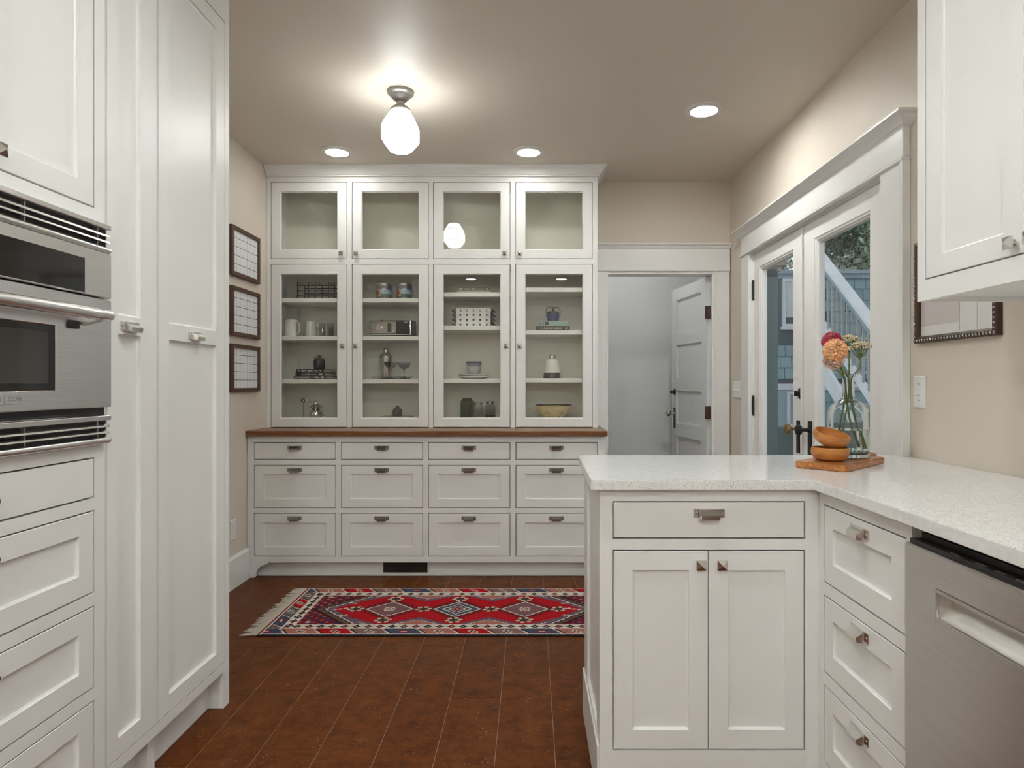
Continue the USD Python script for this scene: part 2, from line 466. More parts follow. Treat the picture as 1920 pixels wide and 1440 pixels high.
# back wall with the passage doorway
DX0, DX1, DZ = .541, 1.288, 1.985
structure("wall_back", join(box(XL, DX0, YB, YB + .12, 0, ZC), box(DX1, XR + .2, YB, YB + .12, 0, ZC), box(DX0, DX1, YB, YB + .12, DZ, ZC)), M["wall"], "beige painted back wall around the open passage doorway", "wall")
# right wall with the french door opening
FY0, FY1, FZ = 2.572, 4.115, 2.016
WY0, WY1, WZ0, WZ1 = -2.9, -.25, 1.0, 2.35            # unseen window added further back in the same wall for daylight
structure("wall_right", join(box(XR, XR + .15, YF, WY0, 0, ZC), box(XR, XR + .15, WY1, FY0, 0, ZC), box(XR, XR + .15, WY0, WY1, 0, WZ0), box(XR, XR + .15, WY0, WY1, WZ1, ZC), box(XR, XR + .15, FY1, YB, 0, ZC), box(XR, XR + .15, FY0, FY1, FZ, ZC)), M["wall"], "beige painted right wall around the french doors", "wall")
# wall behind the camera
structure("wall_front", box(XL, XR, YF - .12, YF, 0, ZC), M["wall"], "beige painted wall behind the camera", "wall")
w1 = thing("window_1", "wide white framed window added in the right wall behind the camera for daylight", "window", (XR, WY0, WZ0), kind="structure")
ww = WY1 - WY0
part(w1, "frame", face(rings(ww, WZ1 - WZ0, [(0, 0, 0, 0, -.06), (0, 0, 0, 0, .02), (.06, .06, .06, .06, .02), (.06, .06, .06, .06, -.06)], True), "W", WY1, WZ0, XR + .04), M["trim"], smooth=False)
for y in (WY0 + ww / 3, WY0 + 2 * ww / 3):
    part(w1, "mullion", box(XR + .03, XR + .09, y - .03, y + .03, WZ0 + .06, WZ1 - .06), M["trim"], smooth=False)
part(w1, "pane", box(XR + .058, XR + .063, WY0 + .05, WY1 - .05, WZ0 + .05, WZ1 - .05), M["pane"], smooth=False)

# baseboard on the left wall
structure("baseboard_left", join(box(XL, XL + .018, 2.416, 3.966, 0, .172), hull([(XL, y, z) for y in (2.416, 3.966) for z in (.172, .185)] + [(XL + .018, y, .172) for y in (2.416, 3.966)] + [(XL + .012, y, .183) for y in (2.416, 3.966)])),
          M["trim"], "tall white baseboard along the left wall beside the hutch", "baseboard")

# room beyond the doorway
structure("floor_hall", box(-1.0, 1.56, YB + .1, 5.72, -.12, 0), PLANKS[0], "brown floor of the room beyond the doorway", "floor")
structure("wall_far", box(-1.0, 1.56, 5.62, 5.72, 0, ZC), M["hallwall"], "pale grey wall of the room beyond the doorway", "wall")
structure("wall_far_left", box(-1.1, -1.0, YB + .12, 5.72, 0, ZC), M["hallwall"], "pale grey side wall of the room beyond, left", "wall")
structure("wall_far_right", box(1.45, 1.56, YB + .12, 5.62, 0, ZC), M["hallwall"], "pale grey side wall behind the open door", "wall")
structure("ceiling_hall", box(-1.1, 1.56, YB + .12, 5.72, ZC, ZC + .1), M["hallwall"], "pale ceiling of the room beyond the doorway", "ceiling")

# doorway casing
t1 = thing("trim_1", "white craftsman casing around the open passage doorway", "door trim", (DX0, YB, 0), kind="structure")
yc = YB - .02
part(t1, "side_casing", join(cbox(DX0 - .095, DX0 - .004, yc, YB, 0, 1.985, .003), cbox(DX0 - .008, DX0 + .006, YB - .012, YB + .12, 0, 1.985)), M["trim"], smooth=False)
part(t1, "side_casing", join(cbox(DX1 + .004, XR - .008, yc, YB, 0, 1.985, .003), cbox(DX1 - .006, DX1 + .006, YB - .012, YB + .12, 0, 1.985), cbox(DX1 + .006, DX1 + .018, YB - .026, YB - .01, 0, 1.985)), M["trim"], smooth=False)
part(t1, "head_jamb", box(DX0 - .004, DX1 + .004, YB - .01, YB + .12, 1.968, 1.986), M["trim"], smooth=False)
part(t1, "head_casing", cbox(.445, XR - .006, YB - .027, YB, 1.985, 2.143, .003), M["trim"], smooth=False)
part(t1, "cap", prism_x([(YB, 2.143), (YB - .030, 2.143), (YB - .034, 2.150), (YB - .040, 2.160), (YB - .052, 2.168), (YB - .054, 2.178), (YB, 2.178)], .43, XR), M["trim"], smooth=False)

# the open passage door
hx, hy, ang = 1.268, 4.655, math.radians(98.5)
d1 = thing("door_1", "white panelled passage door standing open beyond the doorway", "door", (hx, hy, 0), kind="structure")
DWID, DH, DT = .69, 1.962, .036


def swing(m):
    """Local: a from the hinge to the free edge, b up, c out of the face that looks left."""
    v, f = arr(m)
    c, s = math.cos(ang), math.sin(ang)
    return np.stack([hx + v[:, 0] * c - v[:, 2] * s, hy + v[:, 0] * s + v[:, 2] * c, v[:, 1]], 1), f[:, ::-1]


tops = [1.866, 1.502, 1.136, .77, .404]
leaf = sbox(0, .008, DWID, DH)
for t in tops:
    leaf = leaf.difference(sbox(.10, t - .262, DWID - .10, t))
v, f = extrude(leaf, DT)
part(d1, "leaf", swing((v, f)), M["hallwall"], smooth=False)
for t in tops:
    part(d1, "panel", swing(join(box(.098, DWID - .098, t - .264, t + .002, -.026, -.010), *[box(.10, DWID - .10, b, b + .008, -.012, -.004) for b in (t - .262, t - .008)], *[box(a, a + .008, t - .262, t, -.012, -.004) for a in (.10, DWID - .108)])), M["hallwall"], smooth=False)
part(d1, "lock_plate", swing(cbox(DWID - .082, DWID - .042, .83, 1.0, 0, .005)), M["iron"], smooth=False)
part(d1, "knob", swing(move(lathe([(0, 0), (.012, 0), (.009, .02), (.009, .03), (.022, .038), (.029, .05), (.026, .062), (.014, .07), (0, .071)], 20), (DWID - .062, .953, .004))), M["chrome"], label="bright metal knob")
part(d1, "deadbolt", swing(join(move(lathe([(0, 0), (.026, 0), (.024, .006), (.01, .009), (.008, .026), (0, .027)], 20), (DWID - .062, 1.125, 0)), cbox(DWID - .066, DWID - .058, 1.113, 1.137, .02, .038))), M["iron"])
for z in (1.70, .985, .22):
    part(d1, "hinge", join(cbox(DX1 - .046, DX1 - .009, YB + .028, YB + .033, z - .045, z + .045), tube([(DX1 - .012, YB + .03, z - .047), (DX1 - .012, YB + .03, z + .047)], .006, 8)), M["hinge_brown"], label="dark brown hinge", smooth=False)

# ---------------------------------------------------------------- french doors in the right wall
CT = .026
t2 = thing("trim_2", "white craftsman casing with a moulded crown around the french doors", "door trim", (XR, FY0, 0), kind="structure")
for (a, b, q) in ((2.411, FY0 - .004, 2.411), (FY1 + .002, 4.258, 4.258)):
    part(t2, "side_casing", cbox(XR - CT, XR, a, b, 0, 2.022, .003), M["trim"], smooth=False)
part(t2, "back_band", join(cbox(XR - CT - .008, XR, 2.400, 2.412, 0, 2.022, .002), cbox(XR - CT - .005, XR - .01, 2.419, 2.426, 0, 2.022, .002)), M["trim"], smooth=False)
part(t2, "jamb", join(box(XR - .004, XR + .15, FY0 - .006, FY0 + .003, 0, 2.02), box(XR - .004, XR + .15, FY1 - .003, FY1 + .006, 0, 2.02), box(XR - .004, XR + .15, FY0, FY1, 2.012, 2.024)), M["trim"], smooth=False)
M["slate_post"] = mat("slate_teal_paint", (0.085, 0.135, 0.14), 0.5)
M["beige_beam"] = mat("beige_outdoor_beam", (0.46, 0.38, 0.29), 0.6)
part(t2, "outer_jamb", box(XR + .048, XR + .152, FY1 - .012, FY1 - .0035, 0, 2.012), M["slate_post"], label="slate teal outdoor side of the far jamb", smooth=False)
part(t2, "corner_block", box(XR + .060, XR + .152, FY1 - .16, FY1 - .0125, 1.918, 2.011), M["beige_beam"], label="beige outdoor corner block", smooth=False)
part(t2, "fillet", join(cbox(XR - CT - .010, XR, 2.396, 4.266, 2.020, 2.036, .005)), M["trim"], smooth=False)
part(t2, "head_casing", cbox(XR - CT - .003, XR, 2.403, 4.262, 2.036, 2.150, .003), M["trim"], smooth=False)


def crown_run(profile, path_fn):
    """profile: (out, z) points; path_fn(out) -> the corner points of the run at that projection."""
    cols = [path_fn(o) for o, _ in profile]
    v = np.array([[(x, y, z) for (x, y) in c] for c, (_, z) in zip(cols, profile)]).reshape(-1, 3)
    k, n, f = len(cols[0]), len(profile), []
    for i in range(n):
        j = (i + 1) % n
        for t in range(k - 1):
            f += [(i * k + t, j * k + t + 1, i * k + t + 1), (i * k + t, j * k + t, j * k + t + 1)]
    for e in (0, k - 1):
        for i in range(1, n - 1):
            f.append((e, i * k + e, (i + 1) * k + e) if e == 0 else (e, (i + 1) * k + e, i * k + e))
    return v, np.array(f)


cp = [(0.0, 2.146), (.030, 2.146), (.034, 2.152), (.040, 2.153), (.042, 2.158), (.050, 2.166), (.064, 2.178), (.074, 2.184), (.077, 2.186), (.077, 2.194), (0.0, 2.194)]
part(t2, "crown", crown_run(cp, lambda o: [(XR, 2.403 - o + .02), (XR - o, 2.403 - o + .02), (XR - o, 4.262 + o - .02), (XR, 4.262 + o - .02)] if o > .03 else [(XR, 2.403), (XR - o, 2.403), (XR - o, 4.262), (XR, 4.262)]), M["trim"], smooth=False)

XD = XR + .010                                        # room-side face of the doors
GZ0, GZ1 = .27, 1.898


def french(name, label, y_hi, y_lo, g_hi, g_lo):
    """Seen from the room: left edge at y_hi, right edge at y_lo; glass between g_hi and g_lo."""
    d = thing(name, label, "door", (XD, y_lo, 0), kind="structure")
    w, h, z0 = y_hi - y_lo, 2.004, .008
    l, r, b, t = y_hi - g_hi, g_lo - y_lo, GZ0 - z0, z0 + h - GZ1
    e = .0015
    m = rings(w, h, [(0, 0, 0, 0, -.042), (0, 0, 0, 0, -e), (e, e, e, e, 0), (l - .022, r - .022, b - .022, t - .022, 0), (l - .019, r - .019, b - .019, t - .019, -.004), (l - .010, r - .010, b - .010, t - .010, -.006),
                     (l - .004, r - .004, b - .004, t - .004, -.013), (l, r, b, t, -.014), (l, r, b, t, -.042)], True)
    part(d, "door_frame", face(m, "W", y_hi, z0, XD), M["trim"], smooth=False)
    part(d, "glass_pane", face(box(l - .004, w - r + .004, b - .004, h - t + .004, -.030, -.024), "W", y_hi, z0, XD), M["pane"], smooth=False)
    return d


d2 = french("door_2", "far left leaf of the glazed french doors, with a brass knob", FY1 - .004, 3.368, 4.003, 3.522)
d3 = french("door_3", "near right leaf of the glazed french doors, with a black knob", 3.364, FY0 + .004, 3.218, 2.730)
part(d2, "astragal", join(cbox(XD - .010, XD, 3.369, 3.388, .01, 2.01, .003)), M["trim"], smooth=False)
for z in (1.786, 1.053, .25):
    h = [tube([(XD - .006, FY1 - .001, z - .055), (XD - .006, FY1 - .001, z + .055)], .0085, 10)] + [ball((XD - .006, FY1 - .001, z + s * .059), .0075, 1) for s in (-1, 1)]
    part(d2, "hinge", join(*h), M["iron"], label="black ball-tip hinge")


def knob_set(d, y, z, material, lab):
    part(d, "lock_plate", face(cbox(-.020, .020, -.128, .045, 0, .005), "W", y, z, XD), M["iron"], smooth=False)
    k = lathe([(0, 0), (.013, 0), (.012, .010), (.0085, .016), (.0085, .034), (.014, .040), (.025, .046), (.0285, .055), (.0265, .064), (.016, .070), (0, .071)], 24)
    part(d, "door_knob", face(move(k, (0, 0, .004)), "W", y, z, XD), M[material], label=lab)


knob_set(d2, 3.430, .952, "brass", "aged brass door knob")
knob_set(d3, 3.288, .956, "iron", "black door knob")
part(d2, "deadbolt", face(join(lathe([(0, 0), (.030, 0), (.029, .005), (.022, .009), (.012, .011), (.012, .02), (0, .021)], 24), cbox(-.004, .004, -.014, .014, .018, .034)), "W", 3.405, 1.140, XD), M["iron"], label="black deadbolt turn")

# ================================================================ hutch: upper display cabinet
UY = 4.257
UX0, UX1, UZ0 = XL + .002, .441, .9035
up = thing("display_cabinet", "white built-in hutch with eight glass doors standing on the wood counter", "display cabinet", (UX0, UY, UZ0))
dv = [(508.6, 649.6), (660.7, 802.6), (813.3, 955.8), (967.3, 1110.2)]
dxs = [(xx(a, UY), xx(b, UY)) for a, b in dv]
zu0, zu1, zl0, zl1 = zz(484.6, UY), zz(342.2, UY), .9068, zz(496.3, UY)
ff = face_frame("S", 0, 0, UY, (UX0, UZ0, UX1, ZC), [(a, b, zu0, zu1) for a, b in dxs] + [(a, b, zl0, zl1) for a, b in dxs])
part(up, "face_frame", ff, M["white"], smooth=False)
IY0, IY1 = UY + .021, YB - .004
part(up, "side_panel", box(UX0, UX0 + .018, IY0, IY1, UZ0, ZC - .001), M["white"], smooth=False)
part(up, "side_panel", box(UX1 - .018, UX1, IY0, IY1, UZ0, ZC - .001), M["white"], smooth=False)
divs = [0.5 * (dxs[i][1] + dxs[i + 1][0]) for i in range(3)]
for x in divs:
    part(up, "divider", box(x - .010, x + .010, IY0, IY1 - .012, UZ0 + .036, ZC - .061), M["inside"], smooth=False)
part(up, "back_panel", box(UX0 + .018, UX1 - .018, IY1 - .012, IY1, UZ0, ZC - .001), M["inside"], smooth=False)
part(up, "bottom_panel", box(UX0 + .018, UX1 - .018, IY0, IY1 - .012, UZ0, UZ0 + .036), M["inside"], smooth=False)
part(up, "top_panel", box(UX0 + .018, UX1 - .018, IY0, IY1 - .012, zu1 + .02, zu1 + .04), M["inside"], smooth=False)
zm = 0.5 * (zu0 + zl1)
part(up, "middle_shelf", box(UX0 + .018, UX1 - .018, IY0, IY1 - .012, zm - .012, zm + .012), M["inside"], smooth=False)
SD = 4.29
bays = []
shelf_px = [(558.9, 630, 711), (558.9, 630, 711), (548.2, 610.7, 710), (539.3, 619.3, 709.3)]
edges = [UX0 + .018] + divs + [UX1 - .018]
SH = []
for i in range(4):
    a, b = edges[i] + (.011 if i else .001), edges[i + 1] - (.011 if i < 3 else .001)
    row = []
    for v_ in shelf_px[i]:
        z = zz(v_, SD)
        part(up, "shelf", cbox(a, b, SD, IY1 - .013, z - .029, z, .0015), M["white"], smooth=False)
        row.append(z)
    SH.append(row + [UZ0 + .036])
for i, (a, b) in enumerate(dxs):
    w = b - a
    s = xx(16.6, UY) - xx(0, UY)
    left = i in (1, 3)                                # knob on the left for the right-hand leaf of a pair
    kx = .024 if left else w - .024
    front(up, "S", a, zu0, UY, w, zu1 - zu0, (.0585, .0585, zz(468.5, UY) - zu0, zu1 - zz(358.8, UY)), "upper_door", "knob", (kx + (.002 if left else -.010), .030), pane=True, hmat="nickel")
    front(up, "S", a, zl0, UY, w, zl1 - zl0, (.0585, .0585, zz(784.4, UY) - zl0, zl1 - zz(513, UY)), "glass_door", "knob", (kx, zz(648.5, UY) - zl0), pane=True, hmat="nickel")
cz = ZC
cpu = [(0.0, cz - .066), (.008, cz - .066), (.012, cz - .063), (.012, cz - .056), (.016, cz - .054), (.020, cz - .050), (.026, cz - .040), (.036, cz - .026), (.048, cz - .015), (.050, cz - .009), (.058, cz - .008), (.060, cz - .001), (0.0, cz - .001)]
part(up, "crown", crown_run(cpu, lambda o: [(UX1 + o, YB - .003), (UX1 + o, UY - o - .0005), (UX0, UY - o - .0005)][::-1]), M["white"], smooth=False)

# ---------------------------------------------------------------- hutch: base cabinet with drawers, wood counter
BY, BX0, BX1 = 3.968, XL + .003, .458
base = thing("drawer_cabinet", "white base cabinet with twelve inset drawers under the wood counter", "drawer cabinet", (BX0, BY, 0))
cols = [(477.4, 628.3), (640.7, 792.0), (803.7, 955.5), (967.9, 1119.8)]
rows = [(830, 860.7), (872.8, 951.3), (963.2, 1042.0)]
holes = [(xx(a, BY), xx(b, BY), zz(q, BY), zz(p, BY)) for (p, q) in rows for (a, b) in cols]
zr = zz(1054.5, BY)
arc = [(xx(478.5, BY) + .006 - .0 + (.072) * (1 - math.cos(t)), .012 + (zr - .024) * math.sin(t)) for t in np.linspace(0, math.pi / 2, 9)]
xa0 = xx(478.5, BY) + .078
left_foot = [(BX0, 0.001), (BX0 + .040, .001), (BX0 + .048, .008)] + [(BX0 + .048 + .075 * (1 - math.cos(t)) * 1.0, .010 + (zr - .022) * math.sin(t)) for t in np.linspace(0.05, math.pi / 2, 9)] + [(BX0 + .124, zr - .012), (BX0 + .126, zr)]
right_foot = [(BX0 + BX1 - x, z) for x, z in left_foot[::-1]]
outline = Polygon(left_foot + right_foot + [(BX1, .869), (BX0, .869)])
part(base, "face_frame", face_frame("S", 0, 0, BY, outline, holes), M["white"], smooth=False)
part(base, "side_panel", box(BX0, BX0 + .018, BY + .021, YB - .002, 0, .869), M["white"], smooth=False)
part(base, "side_panel", box(BX1 - .018, BX1, BY + .021, YB - .002, 0, .869), M["white"], smooth=False)
part(base, "bottom_panel", box(BX0 + .018, BX1 - .018, BY + .021, YB - .002, zr + .004, zr + .02), M["inside"], smooth=False)
TKY = 4.016
part(base, "toe_kick", join(box(BX0 + .018, BX1 - .018, TKY, TKY + .015, .0, zr + .003), cbox(BX0 + .05, BX1 - .018, TKY - .008, TKY, 0, .016, .004)), M["white"], smooth=False)
for ri, (p, q) in enumerate(rows):
    for ci, (a, b) in enumerate(cols):
        x0, z0, w, h = xx(a, BY), zz(q, BY), xx(b, BY) - xx(a, BY), zz(p, BY) - zz(q, BY)
        hx_ = w / 2 - .002
        if ri == 0:
            front(base, "S", x0, z0, BY, w, h, None, "drawer", "handle", (hx_, h - .0305), hmat="pewter")
        else:
            s = xx(494.2, BY) - xx(477.4, BY)
            bz, tz = (zz(935.8, BY), zz(889.4, BY)) if ri == 1 else (zz(1026.2, BY), zz(980.3, BY))
            front(base, "S", x0, z0, BY, w, h, (s, s + .001, bz - z0, z0 + h - tz), "drawer", "handle", (hx_, h - .0275), hmat="pewter")

solo("wood_counter", join(cbox(XL + .001, .470, 3.938, YB - .003, .8705, .903, .003)), M["topwood"], "long oiled brown wood counter on the hutch drawers", "countertop", smooth=False)

vt = thing("floor_register", "dark bronze vent grille in the toe kick under the hutch", "vent grille", (xx(759, 4.0), 4.008, .02))
vx0, vx1, vz0, vz1 = xx(718, 4.0), xx(800.7, 4.0), zz(1074.4, 4.0), zz(1055.6, 4.0)
vy = TKY - .0005
part(vt, "frame", face(rings(vx1 - vx0, vz1 - vz0, [(0, 0, 0, 0, 0), (0, 0, 0, 0, .004), (.003, .003, .003, .003, .007), (.012, .012, .010, .010, .007), (.014, .014, .012, .012, .002), (.014, .014, .012, .012, 0)], True), "S", vx0, vz0, vy), M["bronze"], smooth=False)
part(vt, "backing", face(box(.010, vx1 - vx0 - .010, .008, vz1 - vz0 - .008, 0, .001), "S", vx0, vz0, vy), M["black"], smooth=False)
nv = 15
for i in range(nv):
    a = .014 + (vx1 - vx0 - .028) * (i + .5) / nv
    part(vt, "louver", face(box(a - .0035, a + .0035, .012, vz1 - vz0 - .012, .001, .005), "S", vx0, vz0, vy), M["bronze"], smooth=False)

# ================================================================ left run: oven cabinet, oven, pantries
FX = -1.127
WALLX = XL + .002
oc = thing("oven_cabinet", "tall white cabinet holding the steel oven, with doors above and drawers below", "oven cabinet", (FX, 1.323, 0))
OY0, OY1 = .934, 1.711
odr = [(.978, 1.666, .900, .9975), (.978, 1.666, .655, .8615), (.978, 1.666, .4095, .615), (.978, 1.666, .165, .371)]
odo = [(.978, 1.3205, 1.6476, 2.50), (1.3235, 1.666, 1.6476, 2.50)]
oven_hole = (.96, 1.684, 1.040, 1.598)
part(oc, "face_frame", face_frame("E", 0, 0, FX, (OY0, .10, OY1, ZC), odr + [(.978, 1.666, 1.6476, 2.50)] + [oven_hole]), M["white"], smooth=False)
for y in (OY0, OY1 - .018):
    part(oc, "side_panel", box(WALLX, FX - .021, y, y + .018, .0, ZC - .001), M["white"], smooth=False)
part(oc, "back_panel", box(WALLX, WALLX + .012, OY0 + .018, OY1 - .018, .1, ZC - .001), M["inside"], smooth=False)
for z in (1.02, 1.62):
    part(oc, "shelf", box(WALLX + .012, FX - .021, OY0 + .018, OY1 - .018, z - .009, z + .009), M["inside"], smooth=False)
part(oc, "toe_kick", box(FX - .075, FX - .058, OY0 + .018, OY1 - .018, 0, .10), M["white"], smooth=False)
for i, (a, b, z0, z1) in enumerate(odo):
    front(oc, "E", a, z0, FX, b - a, z1 - z0, (.056, .056, .054, .054), "door", "knob", ((b - a) - .035 if i == 0 else .036, .036), hmat="nickel")
for i, (a, b, z0, z1) in enumerate(odr):
    front(oc, "E", a, z0, FX, b - a, z1 - z0, None if i == 0 else (.053, .053, .054, .052), "drawer", "handle", ((b - a) / 2, z1 - z0 - (.045 if i == 0 else .03)), hmat="nickel")

ov = thing("wall_oven", "stainless steel built-in oven with a bar handle and slatted vents", "oven", (-1.10, 1.329, 1.035))
VY0, VY1, VX = .955, 1.703, -1.104
vw = VY1 - VY0
part(ov, "body", box(FX - .5, FX - .006, .965, 1.679, 1.045, 1.594), M["black"], smooth=False)


def grille(z0, z1, name):
    """A steel vent: flange, two slats and a rounded lip over a dark recess."""
    h = z1 - z0
    g = part(ov, name, face(join(cbox(0, vw, h - .0125, h, -.020, 0, .0015), cbox(0, .004, 0, h - .012, -.02, -.012), cbox(vw - .004, vw, 0, h - .012, -.02, -.012)), "E", VY0, z0, VX), M["steel"], smooth=False)
    part(g, "recess", face(box(.002, vw - .002, .004, h - .010, -.0215, -.0185), "E", VY0, z0, VX), M["black"], smooth=False)
    for b in (h - .030, h - .046):
        sl = hull([(a, b + q, c) for a in (.003, vw - .003) for q, c in ((0, -.002), (.004, -.0035), (.010, -.017), (.006, -.017), (-.001, -.004))])
        part(g, "slat", face(sl, "E", VY0, z0, VX), M["steel"], smooth=False)
    for k in (.30, .62, .94):
        part(g, "rib", face(box(vw * k - .001, vw * k + .001, .006, h - .012, -.018, -.006), "E", VY0, z0, VX), M["steel"], smooth=False)
    lip = tube([(0, .0085, -.0085), (vw, .0085, -.0085)], .0085, 14)
    part(g, "lip", face(lip, "E", VY0, z0, VX), M["steel"], smooth=40)
    return g


grille(1.531, 1.605, "upper_vent")
grille(1.035, 1.108, "lower_vent")
cpn = part(ov, "control_panel", face(cbox(0, vw, 0, 1.530 - 1.413, -.02, 0, .002), "E", VY0, 1.413, VX), M["steel"], smooth=False)
part(cpn, "display_glass", face(cbox(.10, vw - .105, .004, .089, -.001, .0015, .0008), "E", VY0, 1.413, VX), M["blackglass"], label="black display glass", smooth=False)
part(cpn, "display_edge", face(join(box(vw - .105, vw - .1025, .004, .089, 0, .002), box(.0975, .10, .004, .089, 0, .002)), "E", VY0, 1.413, VX), M["steel"], smooth=False)
od0, od1 = 1.130, 1.409
od = part(ov, "oven_door", face(cbox(0, vw, 0, od1 - od0, -.02, 0, .002), "E", VY0, od0, VX), M["steel"], smooth=False)
wy0, wy1, wz0, wz1 = 1.158, 1.4995, 1.175, 1.3255
part(od, "window", face(cbox(0, wy1 - wy0, 0, wz1 - wz0, -.001, .0012, .0006), "E", wy0, wz0, VX), M["blackglass"], label="black glass window border", smooth=False)
part(od, "window_glass", face(box(.022, wy1 - wy0 - .022, .016, wz1 - wz0 - .016, .001, .0016), "E", wy0, wz0, VX), M["ovenglass"], smooth=False)
part(od, "window_trim", face(rings(wy1 - wy0 + .006, wz1 - wz0 + .006, [(0, 0, 0, 0, 0), (0, 0, 0, 0, .001), (.0015, .0015, .0015, .0015, .0022), (.003, .003, .003, .003, .001), (.003, .003, .003, .003, 0)], True), "E", wy0 - .003, wz0 - .003, VX), M["chrome"], smooth=False)
HX, HZ, HR = -1.052, 1.360, .0138
part(od, "handle_bar", tube([(HX, VY0 + .125, HZ), (HX, VY1 - .125, HZ)], HR, 20), M["steel"], smooth=40)
for y in (VY0 + .103, VY1 - .103):
    s = 1 if y > 1.3 else -1
    part(od, "handle_end", join(tube([(HX, y - s * .021, HZ), (HX, y + s * .012, HZ), (HX, y + s * .016, HZ), (HX, y + s * .018, HZ)], [HR * 1.01, HR * 1.01, HR * .93, HR * .7], 20),
                                hull([(VX, y - .012 - s * .01, HZ - .026), (VX, y + .012 - s * .01, HZ - .026), (VX, y - .012 - s * .01, HZ + .004), (VX, y + .012 - s * .01, HZ + .004)] + [(HX, y + q - s * .004, HZ - .012) for q in (-.014, .014)] + [(HX + .004, y + q - s * .004, HZ) for q in (-.014, .014)])), M["steel"], smooth=30)
    part(od, "handle_pad", cbox(VX, VX + .006, y - s * .060, y - s * .024, HZ - .036, HZ - .016), M["black"], smooth=False)
    part(od, "handle_collar", tube([(HX, y - s * .0235, HZ), (HX, y - s * .0205, HZ)], HR * 1.07, 20), M["chrome"], smooth=40)
bdg = part(od, "badge", face(cbox(0, .134, 0, .0235, 0, .007, .001), "E", 1.262, 1.1465, VX), M["steel"], label="small embossed maker's badge", smooth=False)
tx = meshkit.text_mesh("ICON", .0092, .0012, bold=False)
tv, tf = arr(tx)
tw = tv[:, 0].max() - tv[:, 0].min()
part(bdg, "lettering", face(join((tv * (.036 / tw, 1, 1) + (.092 - 0, .0072, .0066), tf), box(.0835, .0843, .003, .0205, .0066, .0076)), "E", 1.262, 1.1465, VX), M["pewter"], smooth=False)
tx = arr(meshkit.text_mesh("U", .0092, .0012))
part(bdg, "lettering", face((tx[0] + (.069, .0072, .0066), tx[1]), "E", 1.262, 1.1465, VX), M["pewter"], smooth=False)
part(ov, "lower_strip", face(join(box(.01, vw - .012, 0, .021, -.021, -.012), box(.06, vw - .12, .001, .008, -.012, -.006)), "E", VY0, 1.1085, VX), M["black"], smooth=False)
part(ov, "steel_edge", face(box(.01, vw - .16, .001, .0025, -.010, -.002), "E", VY0, 1.1085, VX), M["steel"], smooth=False)


def pantry(name, label, y0, y1, dy0, dy1, l, r, z_rail, foot, hy_):
    c = thing(name, label, "pantry cabinet", (FX, .5 * (y0 + y1), 0))
    z0, z1 = .1690, 2.52
    out = sbox(y0, .133, y1, ZC)
    if foot:
        out = out.union(sbox(y1 - .045, .0, y1, .2))
    part(c, "face_frame", face_frame("E", 0, 0, FX, out, [(dy0, dy1, z0, z1)]), M["white"], smooth=False)
    for y in (y0, y1 - .018):
        part(c, "side_panel", box(WALLX, FX - .021, y, y + .018, 0, ZC - .001), M["white"], smooth=False)
    part(c, "bottom_panel", box(WALLX, FX - .021, y0 + .018, y1 - .018, .115, .133), M["inside"], smooth=False)
    part(c, "toe_kick", box(FX - .072, FX - .056, y0 + .018, y1 - .018, 0, .115), M["white"], smooth=False)
    if foot:
        part(c, "foot", box(FX - .0555, FX - .0205, y1 - .045, y1 - .0185, 0, .133), M["white"], smooth=False)
    w, h = dy1 - dy0, z1 - z0
    rr = (z_rail[0] - z0, z_rail[1] - z0)
    mid = .5 * (rr[0] + rr[1])
    d = part(c, "pantry_door", face(join(half_frame(w, 0, mid, l, r, .053, mid - rr[0]), half_frame(w, mid, h, l, r, rr[1] - mid, .055)), "E", dy0, z0, FX), M["white"], smooth=False)
    for q0, q1 in ((.053, rr[0]), (rr[1], h - .055)):
        part(d, "panel", face(box(l + .001, w - r - .001, q0 + .001, q1 - .001, -.018, -.0112), "E", dy0, z0, FX), M["white"], smooth=False)
    part(d, "handle", face(move(pull_mesh(), (hy_ - dy0, 1.351 - z0, 0)), "E", dy0, z0, FX), M["nickel"], smooth=25)


pantry("pantry_cabinet", "narrow white pull-out pantry cabinet beside the steel oven", 1.7125, 1.9535, 1.719, 1.948, .046, .079, (1.328, 1.379), False, 1.8175)
pantry("pantry_cabinet", "wider tall white pantry cabinet nearest the framed boards", 1.9545, 2.416, 1.958, 2.380, .057, .062, (1.328, 1.379), True, 2.172)

# ================================================================ peninsula, right run
PX0, PX1, PY0, PY1, PZ = .196, .821, 1.840, 2.352, .8915
pc = thing("peninsula_cabinet", "white peninsula cabinet with one drawer over two doors", "base cabinet", (PX0, PY0, 0))
dzt = [(xx(1150.7, PY0), xx(1507.6, PY0), .7525, .8527)]
ddo = [(xx(1150.7, PY0), xx(1327.6, PY0), .150, .7140), (xx(1329.3, PY0), xx(1507.2, PY0), .150, .7140)]
part(pc, "face_frame", face_frame("S", 0, 0, PY0, (PX0, .0, PX1, PZ), dzt + [(ddo[0][0], ddo[1][1], .150, .714)]), M["white"], smooth=False)
